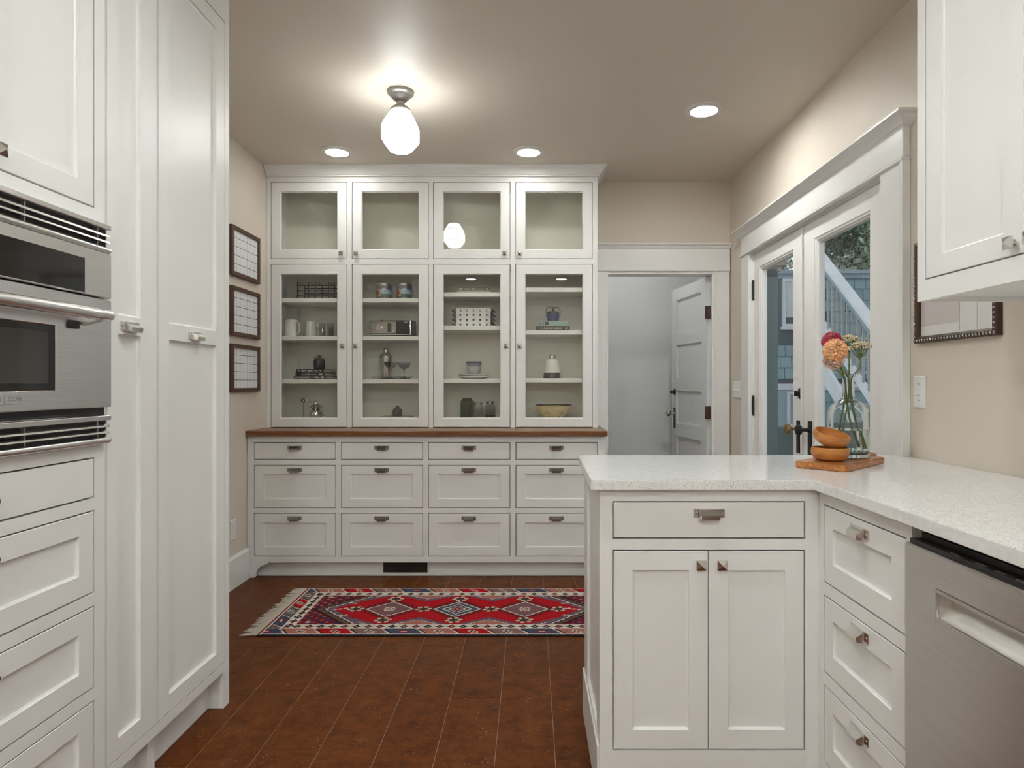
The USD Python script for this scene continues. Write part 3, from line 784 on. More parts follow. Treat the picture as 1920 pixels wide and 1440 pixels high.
# end panel: framed, seen from the aisle
part(pc, "end_panel", face(join(rings(PY1 - PY0 - .021, PZ, [(0, 0, 0, 0, -.02), (0, 0, 0, 0, 0), (.115, .055, .168, .055, 0), (.117, .057, .170, .057, -.009), (.117, .057, .170, .057, -.02)], True), box(.116, PY1 - PY0 - .077, .169, PZ - .056, -.018, -.0095)), "W", PY1, 0, PX0), M["white"], smooth=False)
part(pc, "base_moulding", face(cbox(0, PY1 - PY0, 0, .160, 0, .007, .003), "W", PY1, 0, PX0 - .0002), M["white"], smooth=False)
part(pc, "back_panel", box(PX0 + .021, XR - .006, PY1 - .018, PY1, 0, PZ), M["white"], smooth=False)
part(pc, "bottom_panel", box(PX0 + .021, PX1, PY0 + .021, PY1 - .018, .12, .138), M["inside"], smooth=False)
a, b, z0, z1 = dzt[0]
front(pc, "S", a, z0, PY0, b - a, z1 - z0, None, "drawer", "handle", ((b - a) / 2, z1 - z0 - .0305), hmat="nickel")
for i, (a, b, z0, z1) in enumerate(ddo):
    front(pc, "S", a, z0, PY0, b - a, z1 - z0, (.054, .055, .055, .054) if i == 0 else (.0545, .053, .055, .0545), "door", "knob", (b - a - .023 if i == 0 else .0335, .714 - .678 - .0 + (z1 - z0) - .072), hmat="nickel")

RX = .821
rc = thing("drawer_cabinet", "white three-drawer cabinet between the peninsula and the dishwasher", "drawer cabinet", (RX, 1.61, 0))
rdr = [(1.8070, 1.4180, .640, .850), (1.8070, 1.4180, .389, .598), (1.8070, 1.4180, .138, .347)]
ffm = face_frame("W", 1.8395, 0, RX, (0, 0, 1.8395 - 1.392, PZ), [(1.8395 - a, 1.8395 - b, z0, z1) for a, b, z0, z1 in rdr])
part(rc, "face_frame", ffm, M["white"], smooth=False)
part(rc, "side_panel", box(RX + .021, XR - .006, 1.392, 1.410, 0, PZ), M["white"], smooth=False)
for (a, b, z0, z1) in rdr:
    front(rc, "W", a, z0, RX, a - b, z1 - z0, (.051, .052, .057, .054), "drawer", "handle", ((a - b) / 2, z1 - z0 - .028), hmat="nickel")

dw = thing("dishwasher", "stainless steel dishwasher with a recessed pocket handle under the counter", "dishwasher", (.80, 1.08, 0))
DY1, DY0, DXF = 1.383, .785, .800
part(dw, "body", box(.835, XR - .01, DY0 + .004, DY1 - .004, .02, .874), M["black"], smooth=False)
dwz0, dwz1 = .105, .853
wd, hd = DY1 - DY0, dwz1 - dwz0
pl, pr, pb, pt = DY1 - 1.271, .885 - DY0, .727 - dwz0, dwz1 - .782
mdoor = rings(wd, hd, [(0, 0, 0, 0, -.034), (0, 0, 0, 0, -.004), (.003, .003, .003, .003, 0), (pl - .006, pr - .006, pb - .006, pt - .006, 0), (pl, pr, pb, pt, -.003), (pl + .004, pr + .004, pb + .006, pt + .003, -.024), (pl + .004, pr + .004, pb + .006, pt + .003, -.034)], True)
dd = part(dw, "door", face(mdoor, "W", DY1, dwz0, DXF), M["steel_warm"], smooth=False)
# the pocket's curved back: deep at the top, running out at the bottom
rowsv, nfa = [], 12
for q in range(nfa + 1):
    t = q / nfa
    rowsv.append((pb + .002 + (hd - pt - pb - .002) * t, -.004 - .028 * math.sin(.5 * math.pi * min(1, t * 1.15)) ** 1.2))
vv = np.array([(x, y, c) for (y, c) in rowsv for x in (pl - .001, wd - pr + .001)])
ffc = np.array([t for q in range(nfa) for t in ((2 * q, 2 * q + 1, 2 * q + 3), (2 * q, 2 * q + 3, 2 * q + 2))])
part(dd, "pocket", face((vv, ffc), "W", DY1, dwz0, DXF), M["steel_warm"], smooth=True)
ro = .007
part(dd, "pocket_rim", face(tube([(pl, pb, 0), (wd - pr, pb, 0), (wd - pr, hd - pt, 0), (pl, hd - pt, 0)], .0035, 8, close=True), "W", DY1, dwz0, DXF), M["steel_warm"], smooth=40)
part(dw, "control_strip", box(DXF + .010, .834, DY0 + .003, DY1 - .003, dwz1 + .0005, .862), M["black"], smooth=False)
for y in (1.24, 1.17, 1.12, 1.07, 1.02):
    part(dw, "button", box(DXF + .014, DXF + .020, y - .014, y + .014, .862, .8635), M["nickel"], smooth=False)
part(dw, "kick_plate", box(.86, .834 + .04, DY0, DY1, .0, .1), M["black"], smooth=False)

bc = thing("base_cabinet", "plain white base cabinet on the near side of the dishwasher, outside the picture", "base cabinet", (RX, .48, 0))
part(bc, "body", join(box(RX + .021, XR - .006, .19, .208, 0, PZ), box(RX + .021, XR - .006, .762, .780, 0, PZ), box(RX + .021, XR - .006, .208, .762, .11, .128)), M["white"], smooth=False)
part(bc, "face_frame", face_frame("W", .780, 0, RX, (0, 0, .59, PZ), [(.04, .55, .15, .85)]), M["white"], smooth=False)
front(bc, "W", .74, .15, RX, .51, .70, (.054, .054, .054, .054), "door", "knob", (.03, .66), hmat="nickel")

counter_poly = Polygon([(.1695, 1.818), (.175, 1.813), (.795, 1.813), (.795, .18), (XR - .003, .18), (XR - .003, 2.398), (1.383, 2.398), (1.383, 2.455), (.186, 2.455), (.180, 2.449)])
v, f = extrude(counter_poly, .0285)
e = .0016
top = counter_poly.buffer(-e, join_style=2)
v2, f2 = extrude(counter_poly, .0285 - 2 * e)
cm = join((v2 + (0, 0, .9205 - e), f2), (extrude(top, .0285)[0] + (0, 0, .9205), extrude(top, .0285)[1]))
part("/World", "quartz_counter", cm, M["quartz"], smooth=False)
note("/World/quartz_counter", label="L-shaped white speckled quartz counter over the peninsula and right run", category="countertop")

UXF, UYE, UPZ = 1.070, 1.789, 1.417
uc = thing("upper_cabinet", "white wall cabinet hanging high on the right wall over the counter", "wall cabinet", (UXF, 1.1, UPZ))
udo = [(1.7500, 1.4035), (1.4005, 1.0540), (1.010, .66)]
part(uc, "face_frame", face_frame("W", UYE, 0, UXF, (0, UPZ, UYE - .40, ZC), [(UYE - 1.75, UYE - 1.054, 1.476, 2.50), (UYE - 1.010, UYE - .66, 1.476, 2.50)]), M["white"], smooth=False)
for y in (UYE - .018, .40):
    part(uc, "side_panel", box(UXF + .021, XR - .003, y, y + .018, UPZ, ZC - .001), M["white"], smooth=False)
part(uc, "bottom_panel", box(UXF + .021, XR - .003, .418, UYE - .018, UPZ + .014, UPZ + .032), M["white"], smooth=False)
for i, (a, b) in enumerate(udo):
    front(uc, "W", a, 1.476, UXF, a - b, 1.024, (.064, .060, .053, .055), "door", "knob", (a - b - .026 if i != 1 else .030, .026), hmat="nickel")

# lamps
def can_light(x, y, label, m="can"):
    t = thing("recessed_light", label, "ceiling light", (x, y, ZC), group=None)
    part(t, "trim_ring", lathe([(.070, ZC - .0105), (.086, ZC - .0095), (.095, ZC - .006), (.097, ZC - .0005), (.070, ZC - .0005), (.070, ZC - .0105)][::-1][::-1], 40, (x, y, 0)), M["rim"])
    part(t, "diffuser", lathe([(0, ZC - .006), (.0705, ZC - .006), (.0705, ZC - .001), (0, ZC - .001)], 40, (x, y, 0)), M[m], smooth=False)


can_light(-1.189, 3.97, "recessed ceiling light above the hutch, left of the globe lamp")
can_light(-.013, 3.97, "recessed ceiling light above the hutch, right of the globe lamp")
can_light(.903, 3.367, "recessed ceiling light over the french doors", "can_door")
can_light(-.81, -.23, "recessed ceiling light behind the camera on the oven side", "can_rear")
can_light(.42, -.23, "recessed ceiling light behind the camera on the counter side", "can_rear")
can_light(-.30, -2.45, "added recessed fill light far behind the camera, oven side", "can_rear")  # this can and the next are added, unseen, for frontal light
can_light(1.0, -2.2, "added recessed fill light far behind the camera, counter side", "can_rear")
can_light(-.30, 1.5, "added recessed fill light overhead on the oven side", "can_added_mid")  # overhead pair added out of view to brighten the middle of the room
can_light(.22, 1.5, "added recessed fill light overhead on the peninsula side", "can_added_mid")


def globe_lamp(gx, gy, label, m="globe"):
    gl = thing("globe_lamp", label, "ceiling lamp", (gx, gy, ZC))
    part(gl, "canopy", lathe([(.0, ZC - .068), (.018, ZC - .068), (.020, ZC - .060), (.019, ZC - .052), (.030, ZC - .045), (.044, ZC - .032), (.050, ZC - .022), (.052, ZC - .020), (.062, ZC - .014), (.065, ZC - .004), (.063, ZC - .0005), (0, ZC - .0005)], 36, (gx, gy, 0)), M["fixture"])
    part(gl, "shade_holder", lathe([(.0, ZC - .098), (.050, ZC - .098), (.051, ZC - .093), (.049, ZC - .088), (.040, ZC - .079), (.028, ZC - .072), (.019, ZC - .067), (0, ZC - .067)], 36, (gx, gy, 0)), M["fixture"])
    prof = [(0, ZC - .300), (.053, ZC - .291), (.090, ZC - .247), (.0935, ZC - .240), (.0935, ZC - .180), (.082, ZC - .150), (.052, ZC - .104), (.047, ZC - .099), (0, ZC - .099)]
    M["seam"] = M.get("seam") or emitter("lamp_globe_seam", (1.0, 0.98, 0.96), .62)
    sp = [(r * 1.002, z) for r, z in prof[1:-1]]
    sm = [tube([(gx + r * math.cos(a), gy + r * math.sin(a), z) for r, z in sp], .0015, 5) for a in (math.pi / 8 + k * math.pi / 4 for k in range(8))]
    sm += [tube([(gx + r * math.cos(math.pi / 8 + k * math.pi / 4), gy + r * math.sin(math.pi / 8 + k * math.pi / 4), z) for k in range(8)], .0015, 5, close=True) for r, z in (sp[0], sp[1], sp[4])]
    part(gl, "seams", join(*sm), M["seam"], smooth=False)
    part(gl, "globe", lathe(prof, 8, (gx, gy, 0), phase=math.pi / 8), M[m], smooth=False)


globe_lamp(-.636, 3.158, "frosted faceted globe lamp on a grey metal ceiling mount before the hutch")
globe_lamp(-.29, -1.6, "added frosted globe fill lamp on the ceiling behind the camera", "globe_added")  # unseen globe added for soft light from behind
hl = thing("added_hall_light", "added unseen ceiling light brightening the room beyond the doorway", "ceiling light", (.72, 4.98, ZC))  # lamp added out of view to light the far room
part(hl, "rim", lathe([(.13, ZC - .03), (.15, ZC - .03), (.15, ZC - .0005), (.13, ZC - .0005), (.13, ZC - .03)], 32, (.72, 4.98, 0)), M["rim"])
part(hl, "diffuser", lathe([(0, ZC - .025), (.13, ZC - .025), (.13, ZC - .001), (0, ZC - .001)], 32, (.72, 4.98, 0)), M["added_hall_lamp"], smooth=False)

# ================================================================ things on the hutch shelves
OD = 4.42                                              # usual depth of the things on the shelves
S_ = OD / FP


def cx(u):
    return xx(u, OD)


M["paper"] = mat("book_paper", (0.62, 0.58, 0.50), 0.8)
M["navy"] = mat("navy_enamel", (0.012, 0.014, 0.032), 0.18)
M["blue"] = mat("blue_enamel", (0.075, 0.085, 0.20), 0.25)
M["ceramic"] = mat("white_ceramic", (0.80, 0.79, 0.76), 0.2)
M["stoneware"] = mat("grey_brown_stoneware", (0.145, 0.125, 0.11), 0.4)
M["cream"] = mat("cream_enamel", (0.72, 0.59, 0.34), 0.22)
M["darkbrown"] = mat("dark_brown_glaze", (0.028, 0.018, 0.015), 0.25)
M["wire"] = mat("grey_wire", (0.12, 0.115, 0.11), 0.45, 0.7)
M["zinc"] = mat("zinc_lid", (0.35, 0.34, 0.33), 0.4, 0.9)
M["whitemetal"] = mat("white_painted_metal", (0.74, 0.74, 0.74), 0.4)
M["basket_shade"] = mat("basket_inside_shade", (0.13, 0.13, 0.13), 0.6)  # dark grey inside: shade behind the holes put into the colour
M["spine_text"] = mat("spine_print", (0.62, 0.60, 0.55), 0.7)


def book(label, xc, z, w, h, dpt, cover, rot=0.0, yc=None, marks=(), group=None, text=None, light="spine_text"):
    """A closed book lying flat, spine to the front; marks are light dashes of print (from, to) along the spine."""
    yc = OD if yc is None else yc
    t = thing("book", label, "book", (xc, yc, z), group=group)
    R = lambda m: move(m, (xc, yc, z), rz=rot)
    k = .0022
    hw, hd = w / 2, dpt / 2
    part(t, "cover", R(join(cbox(-hw, hw, -hd, hd, 0, k, .0008), cbox(-hw, hw, -hd, hd, h - k, h, .0008), cbox(-hw, hw, -hd, -hd + k, .0005, h - .0005, .0008))), M[cover], smooth=False)
    part(t, "pages", R(box(-hw + .003, hw - .003, -hd + k, hd - .004, k, h - k)), M["paper"], smooth=False)
    if text:
        ms = [move(arr(meshkit.text_mesh(s, hh, .0006, bold=True)), (0, 0, 0), s=1) for s, hh, _ in text]
        for (m, (s, hh, a0)) in zip(ms, text):
            v, f = m
            part(t, "spine_lettering", R(face((v, f), "S", a0, .5 * (h - hh), -hd)), M[light], smooth=False)
    if marks:
        part(t, "spine_print", R(join(*[box(a, b, -hd - .0006, -hd, h * lo, h * hi) for a, b, lo, hi in marks])), M[light], smooth=False)
    return t


for nm, c, r in (("book_black", (0.018, 0.017, 0.018), .45), ("book_charcoal", (0.045, 0.045, 0.048), .5), ("book_grey", (0.085, 0.088, 0.095), .5), ("book_brown", (0.060, 0.047, 0.038), .5), ("book_teal", (0.30, 0.42, 0.37), .5),
                 ("book_cream", (0.60, 0.57, 0.52), .6), ("book_olive", (0.20, 0.19, 0.13), .6), ("book_tan", (0.50, 0.44, 0.35), .6)):
    M[nm] = mat(nm, c, r)

# bay 1 -------------------------------------------------------------------------------
z = SH[0][0]
t = thing("wire_rack", "black wire rack of stacked rods on the top shelf, far left bay", "wire rack", (cx(597), OD, z))
x0, x1 = cx(563), cx(633)
ys = (OD - .06, OD + .08)
for k, dz in enumerate((.024, .058, .095)):
    for y in ys:
        part(t, "rod", tube([(x0, y, z + dz), (x1, y, z + dz)], .0036, 8), M["iron"])
for x in (cx(584), cx(597), cx(621), x0 + .004, x1 - .004):
    part(t, "hoop", tube([(x, ys[0], z + .004), (x, ys[0], z + .115), (x, ys[1], z + .115), (x, ys[1], z + .004)], .003, 6), M["iron"])


def mug(label, u, z, r, h, ang, y=OD):
    x = cx(u)
    t = thing("mug", label, "mug", (x, y, z), group=None)
    part(t, "cup", lathe([(0, z), (r * .93, z), (r, z + .006), (r, z + h * .5), (r * .93, z + h - .002), (r * .91, z + h), (r * .87, z + h - .002), (r * .93, z + h * .5), (r * .92, z + .01), (0, z + .008)], 32, (x, y, 0)), M["ceramic"])
    a = np.linspace(-1.35, 1.35, 13)
    hp = [(x + math.cos(ang) * (r * .93 + .030 * math.cos(q)), y + math.sin(ang) * (r * .93 + .030 * math.cos(q)), z + h * .5 + h * .34 * math.sin(q) / math.sin(1.35)) for q in a]
    part(t, "handle", tube(hp, .006, 8), M["ceramic"])


z = SH[0][1]
mug("larger white ceramic mug on the left, nearest the hutch's left end", 549, z, .043, .117, -.35, OD - .03)
mug("smaller white ceramic mug, second from the left end", 580.5, z, .037, .110, -.15, OD + .02)


def tumbler(label, u, z, r0, r1, h, y=OD):
    x = cx(u)
    t = thing("drinking_glass", label, "glass", (x, y, z))
    part(t, "bowl", lathe([(0, z), (r0, z), (r1, z + h), (r1 - .002, z + h), (r0 - .002, z + .008), (0, z + .007)], 28, (x, y, 0)), M["clearglass"])


tumbler("clear straight drinking glass beside the white mugs", 606, z, .021, .024, .095, OD - .02)
tumbler("clear flared drinking glass, rightmost on the mug shelf", 620, z, .019, .028, .098, OD)

z = SH[0][2]
RB = math.radians(-11)
book("grey cookbook at the bottom of the dark stack, with a pale title on its spine", cx(590), z, .240, .0235, .17, "book_grey", RB, OD + .035, marks=[(.035, .060, .35, .75), (.062, .066, .2, .6), (.085, .100, .25, .8)],
     text=[("GATHER & NOSH", .0100, -.112)])
book("charcoal book in the middle of the dark stack", cx(590), z + .0238, .218, .0215, .165, "book_charcoal", RB, OD + .035, marks=[(-.06, -.03, .4, .6), (-.024, .0, .35, .68), (.006, .045, .4, .6), (.066, .090, .25, .72)])
book("slim black book on top of the dark stack, under the navy jar", cx(589), z + .0456, .205, .0235, .16, "book_black", RB, OD + .035, marks=[(-.092, -.07, .4, .62), (-.06, -.045, .3, .68), (-.036, -.028, .3, .68), (-.018, .012, .35, .64), (.02, .028, .35, .64), (.034, .06, .42, .58), (.074, .082, .35, .68)])
zj = z + .0695
xj, yj = cx(596), OD + .03
t = thing("jar", "small navy enamel jar with a pale lid standing on the dark book stack", "jar", (xj, yj, zj))
part(t, "body", lathe([(0, zj), (.034, zj), (.0355, zj + .004), (.040, zj + .03), (.0385, zj + .055), (.034, zj + .068), (.030, zj + .070), (0, zj + .070)], 32, (xj, yj, 0)), M["navy"])
part(t, "lid", lathe([(0, zj + .071), (.029, zj + .071), (.028, zj + .076), (.012, zj + .082), (.008, zj + .094), (0, zj + .095)], 28, (xj, yj, 0)), M["stoneware"])
part(t, "clasp", join(tube([(xj - .003, yj - .0375, zj + .046), (xj + .004, yj - .041, zj + .055), (xj - .004, yj - .040, zj + .062), (xj + .002, yj - .036, zj + .067)], .0022, 6), ball((xj, yj - .041, zj + .047), .004, 1)), M["chrome"])
part(t, "bail", tube([(xj + .037 * math.cos(a), yj, zj + .070 + .026 * math.sin(a)) for a in np.linspace(0, math.pi, 15)], .0016, 6), M["wire"])

z = SH[0][3]
xg = cx(592.5)
t = thing("coffee_grinder", "polished metal hand coffee grinder with a crank on the cabinet floor", "coffee grinder", (xg, OD, z))
part(t, "base", lathe([(0, z), (.058, z), (.056, z + .006), (.045, z + .012), (.040, z + .020), (.046, z + .035), (.044, z + .055), (.036, z + .066), (0, z + .066)], 36, (xg, OD, 0)), M["chrome"])
part(t, "hopper", lathe([(0, z + .064), (.020, z + .066), (.026, z + .078), (.046, z + .097), (.047, z + .101), (.043, z + .100), (.022, z + .080), (0, z + .078)], 36, (xg, OD, 0)), M["chrome"])
part(t, "dome", lathe([(0, z + .098), (.040, z + .099), (.030, z + .108), (.012, z + .114), (.009, z + .126), (.012, z + .132), (0, z + .137)], 28, (xg, OD, 0)), M["chrome"])
part(t, "crank", join(tube([(xg, OD, z + .125), (xg - .03, OD - .02, z + .133), (xg - .052, OD - .035, z + .131)], .003, 7), tube([(xg - .052, OD - .035, z + .128), (xg - .052, OD - .035, z + .150)], .006, 8)), M["chrome"])
part(t, "drawer_knob", join(ball((xg, OD - .047, z + .04), .007, 1), tube([(xg + .040, OD, z + .018), (xg + .062, OD - .01, z + .034)], .005, 6)), M["chrome"])
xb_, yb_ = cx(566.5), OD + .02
t = thing("reflection_ball", "small brass ball on a thin stem added for a reflection beside the coffee grinder", "ornament", (xb_, yb_, z))  # brass ball built in place of a reflection in the glass
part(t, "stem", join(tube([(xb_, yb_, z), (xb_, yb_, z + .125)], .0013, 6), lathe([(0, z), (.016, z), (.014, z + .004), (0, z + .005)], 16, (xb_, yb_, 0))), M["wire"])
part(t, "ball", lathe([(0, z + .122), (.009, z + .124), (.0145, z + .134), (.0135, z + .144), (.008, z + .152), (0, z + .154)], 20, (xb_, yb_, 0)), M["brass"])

# bay 2 -------------------------------------------------------------------------------
z = SH[1][0]
M["label"] = attr_mat("printed_label", 0.35)


def can(u, label):
    x, r, h = cx(u), .0505, .113
    t = thing("food_can", label, "can", (x, OD, z))
    part(t, "tin", lathe([(0, z), (r, z), (r, z + .003), (r - .002, z + .005), (r - .002, z + h - .005), (r, z + h - .003), (r, z + h), (r - .003, z + h), (r - .004, z + h - .004), (0, z + h - .004)], 40, (x, OD, 0)), M["chrome"])
    n, m = 96, 44
    a = np.linspace(-math.pi, math.pi, n + 1)
    zs = np.linspace(.010, h - .011, m)
    A, Z = np.meshgrid(a, zs, indexing="ij")
    v = np.stack([x + (r - .0006) * np.sin(A), OD - (r - .0006) * np.cos(A), z + Z], -1).reshape(-1, 3)
    f = np.array([t for i in range(n) for k in range(m - 1) for t in ((i * m + k, (i + 1) * m + k, (i + 1) * m + k + 1), (i * m + k, (i + 1) * m + k + 1, i * m + k + 1))])
    col = np.ones(A.shape + (3,)) * (.22, .36, .50)
    q = Z / h
    col[q > .60] = (.40, .38, .35)
    col[(q > .66) & (np.abs(np.sin(A * 16 + q * 60)) < .4) & (q < .86)] = (.10, .10, .13)
    col[(A > .55) & (q > .62)] = (.10, .11, .24)
    col[(A > -.35) & (q > .36) & (q < .60 + .10 * np.cos(3 * (A - .2)))] = (.50, .62, .72)
    col[(A > .2) & (A < .62) & (q > .40) & (q < .62) & (np.sin(A * 30) * np.sin(q * 70) > .25)] = (.12, .22, .48)
    col[(q < .36) & (A > -.25)] = (.12, .23, .16)
    col[q < .17] = (.05, .045, .045)
    col[(q < .15) & (q > .06) & (np.abs(A) < .8) & (np.sin(A * 26) > -.2)] = (.55, .50, .44)
    d1_ = ((A + .62) / .36) ** 2 + ((q - .40) / .22) ** 2
    col[d1_ < 1] = (.78, .50, .26)
    col[((A + .70) / .18) ** 2 + ((q - .42) / .15) ** 2 < 1] = (.55, .07, .04)
    col[(A < -.98) & (q < .62)] = (.16, .04, .035)
    part(t, "label", (v, f), M["label"], label="printed fruit label with blue sky and a peach", tint=col.reshape(-1, 3))


can(720, "left of the two food cans with a printed fruit label")
can(758, "right of the two food cans with a printed fruit label")

z = SH[1][1]
xr, yr, rr_ = cx(737), OD - .01, math.radians(-9)
t = thing("radio", "vintage clock radio with a silver dial face and dark speaker on the shelf", "radio", (xr, yr, z))
R = lambda m: move(m, (xr, yr, z), rz=rr_)
w, h, dp = .302, .104, .10
M["radio_case"] = mat("radio_case", (0.045, 0.036, 0.030), .4)
M["radio_face"] = mat("radio_face", (0.50, 0.475, 0.44), .35, .5)
M["speaker"] = mat("speaker_cloth", (0.025, 0.024, 0.023), .8)
part(t, "case", R(cbox(-w / 2, w / 2, -dp / 2, dp / 2, .008, .008 + h, .004)), M["radio_case"], smooth=False)
part(t, "bezel", R(face(rings(w - .004, h - .006, [(0, 0, 0, 0, 0), (0, 0, 0, 0, .006), (.006, .006, .006, .006, .008), (.010, .010, .010, .010, .002), (.010, .010, .010, .010, 0)], True), "S", -w / 2 + .002, .011, -dp / 2)), M["chrome"], smooth=False)
part(t, "dial_face", R(box(-w / 2 + .014, .040, -dp / 2 - .003, -dp / 2, .024, .008 + h - .014)), M["radio_face"], smooth=False)
part(t, "speaker_grille", R(join(box(.043, w / 2 - .012, -dp / 2 - .002, -dp / 2, .024, .008 + h - .014), *[box(.046 + k * .0068, .049 + k * .0068, -dp / 2 - .0035, -dp / 2, .026, .008 + h - .016) for k in range(13)])), M["speaker"], smooth=False)
part(t, "clock_dial", R(face(join(lathe([(0, 0), (.024, 0), (.024, .003), (.021, .004), (.019, .003), (0, .003)], 32), box(-.001, .001, -.002, .017, .003, .0045), box(-.001, .010, -.001, .001, .003, .0045)), "S", -.076, .064, -dp / 2 - .003)), M["nickel"])
part(t, "tuning_window", R(box(-.016, .010, -dp / 2 - .005, -dp / 2 - .003, .033, .008 + h - .022)), M["book_brown"], smooth=False)
for (a, b, r) in ((-.118, .058, .005), (-.040, .058, .005), (.026, .078, .007), (.026, .036, .007)):
    part(t, "knob", R(face(lathe([(0, 0), (r, 0), (r * .9, .006), (0, .007)], 16), "S", a, b, -dp / 2 - .003)), M["chrome"])
part(t, "name_plate", R(box(.100, .128, -dp / 2 - .0045, -dp / 2 - .002, .092, .097)), M["spine_text"], smooth=False)
part(t, "button", R(lathe([(0, .11), (.006, .11), (.006, .120), (0, .121)], 14, (-.075, 0, 0))), M["black"])
for sx in (-1, 1):
    for sy in (-1, 1):
        part(t, "foot", R(cbox(sx * .12 - .012, sx * .12 + .012, sy * .035 - .008, sy * .035 + .008, 0, .0085)), M["black"], smooth=False)

z = SH[1][2]
xt = cx(734)
ty = OD + .01
t = thing("glass_tray", "ribbed clear glass serving tray under the shaker and coupes", "tray", (xt, ty, z))
n = 64
a = np.arange(n) / n * 2 * math.pi
rs = np.where(np.arange(n) % 2 == 0, 1.0, .965)
pr = [(0, .003), (.115, .003), (.128, .008), (.139, .020), (.142, .021), (.134, .009), (.118, .0005), (0, .0005)][::-1]
v = np.array([[(xt + r * k * math.cos(q), ty + .70 * r * k * math.sin(q), z + zz_) for (r, zz_) in pr] for q, k in zip(a, rs)]).reshape(-1, 3)
k = len(pr)
f = np.array([u_ for i in range(n) for s in range(k - 1) for u_ in ((i * k + s, ((i + 1) % n) * k + s, ((i + 1) % n) * k + s + 1), (i * k + s, ((i + 1) % n) * k + s + 1, i * k + s + 1))])
part(t, "dish", (v, f), M["clearglass"])
zt = z + .0045
xs, ysk = cx(721.5), OD + .03
t = thing("cocktail_shaker", "polished steel cocktail shaker on the glass tray", "cocktail shaker", (xs, ysk, zt))
part(t, "cup", lathe([(0, zt), (.030, zt), (.0315, zt + .003), (.0405, zt + .11), (.042, zt + .138), (.0425, zt + .142), (0, zt + .142)], 40, (xs, ysk, 0)), M["chrome"])
part(t, "strainer_top", lathe([(0, zt + .1425), (.043, zt + .1425), (.0435, zt + .150), (.041, zt + .160), (.033, zt + .172), (.022, zt + .179), (0, zt + .179)], 40, (xs, ysk, 0)), M["chrome"])
part(t, "cap", lathe([(0, zt + .1795), (.019, zt + .1795), (.0195, zt + .183), (.017, zt + .204), (.013, zt + .212), (0, zt + .214)], 32, (xs, ysk, 0)), M["chrome"])


def coupe(label, u, y):
    x = cx(u)
    t = thing("coupe_glass", label, "glass", (x, y, zt), group=None)
    part(t, "bowl", lathe([(0, zt + .062), (.012, zt + .064), (.032, zt + .076), (.043, zt + .094), (.047, zt + .112), (.0455, zt + .112), (.041, zt + .095), (.030, zt + .079), (0, zt + .0655)], 32, (x, y, 0)), M["clearglass"])
    part(t, "stem", lathe([(0, zt), (.033, zt), (.032, zt + .002), (.008, zt + .006), (.0042, zt + .014), (.0036, zt + .050), (.006, zt + .060), (.012, zt + .0635), (0, zt + .0635)], 24, (x, y, 0)), M["clearglass"])


coupe("clear coupe glass in front of the shaker", 735.5, OD - .05)
coupe("clear coupe glass at the right end of the glass tray", 757.5, OD + .01)
z = SH[1][3]
book("pale tan book lying under the small grey vase", cx(742), z, .205, .030, .15, "book_tan", math.radians(-5), OD + .02)
xv, zv = cx(744.5), z + .0303
t = thing("bud_vase", "small round grey brown stoneware vase on the tan book", "vase", (xv, OD + .01, zv))
part(t, "body", lathe([(0, zv), (.026, zv), (.0305, zv + .006), (.0325, zv + .03), (.030, zv + .046), (.022, zv + .054), (.013, zv + .058), (.012, zv + .064), (.0145, zv + .068), (.012, zv + .0685), (.009, zv + .064), (0, zv + .055)], 32, (xv, OD + .01, 0)), M["stoneware"])

# bay 3 -------------------------------------------------------------------------------
z = SH[2][0]
book("cream book lying under the olive one on the top shelf", cx(890), z, .228, .0225, .15, "book_cream", 0, OD + .01)
book("slim olive book lying on the cream one on the top shelf", cx(889.5), z + .0228, .213, .0195, .145, "book_olive", 0, OD + .01, marks=[(-.098, -.078, .2, .8), (-.06, -.02, .35, .6), (-.014, .012, .3, .7), (.03, .07, .35, .6), (.082, .100, .2, .8)])

z = SH[2][1]
bx0, bx1, bh = cx(857), cx(921), .122
t = thing("perforated_basket", "white painted metal basket with rows of round holes and wire ends", "basket", (.5 * (bx0 + bx1), OD, z))
by0, by1 = OD - .07, OD + .06
wf = bx1 - bx0
plate = sbox(0, .003, wf, bh)
for i in range(5):
    for k in range(4):
        plate = plate.difference(Point(.030 + i * (wf - .056) / 4, .012 + k * .0325).buffer(.0068, 8))
part(t, "front_plate", face(extrude(plate, .002), "S", bx0, z, by0), M["whitemetal"], smooth=False)
part(t, "back_plate", face(extrude(plate, .002), "S", bx0, z, by1), M["basket_shade"], smooth=False)
part(t, "bottom", box(bx0, bx1, by0, by1, z + .001, z + .003), M["basket_shade"], smooth=False)
part(t, "rim", join(*[tube([(bx0, y, z + bh), (bx1, y, z + bh)], .0022, 6) for y in (by0, by1)]), M["whitemetal"])
for s, x in ((-1, bx0), (1, bx1)):
    for k in range(4):
        zb = z + .006 + k * .030
        part(t, "wire_zigzag", join(*[tube([(x, y, zb), (x + s * .026, y, zb + .012), (x, y, zb + .026)], .0024, 6) for y in np.linspace(by0 + .004, by1 - .004, 4)]), M["wire"], label="dark zigzag wire end")
    part(t, "end_loop", tube([(x + s * .002, by0, z + bh), (x + s * .004, by0 - .002, z + bh + .014), (x - s * .001, by0 - .002, z + bh + .019)], .0018, 6), M["whitemetal"])
    part(t, "end_wire", join(*[tube([(x + s * .026, by0 + .004, zb), (x + s * .026, by1 - .004, zb)], .0024, 6) for zb in (z + .018, z + .048, z + .078, z + .108)]), M["wire"])

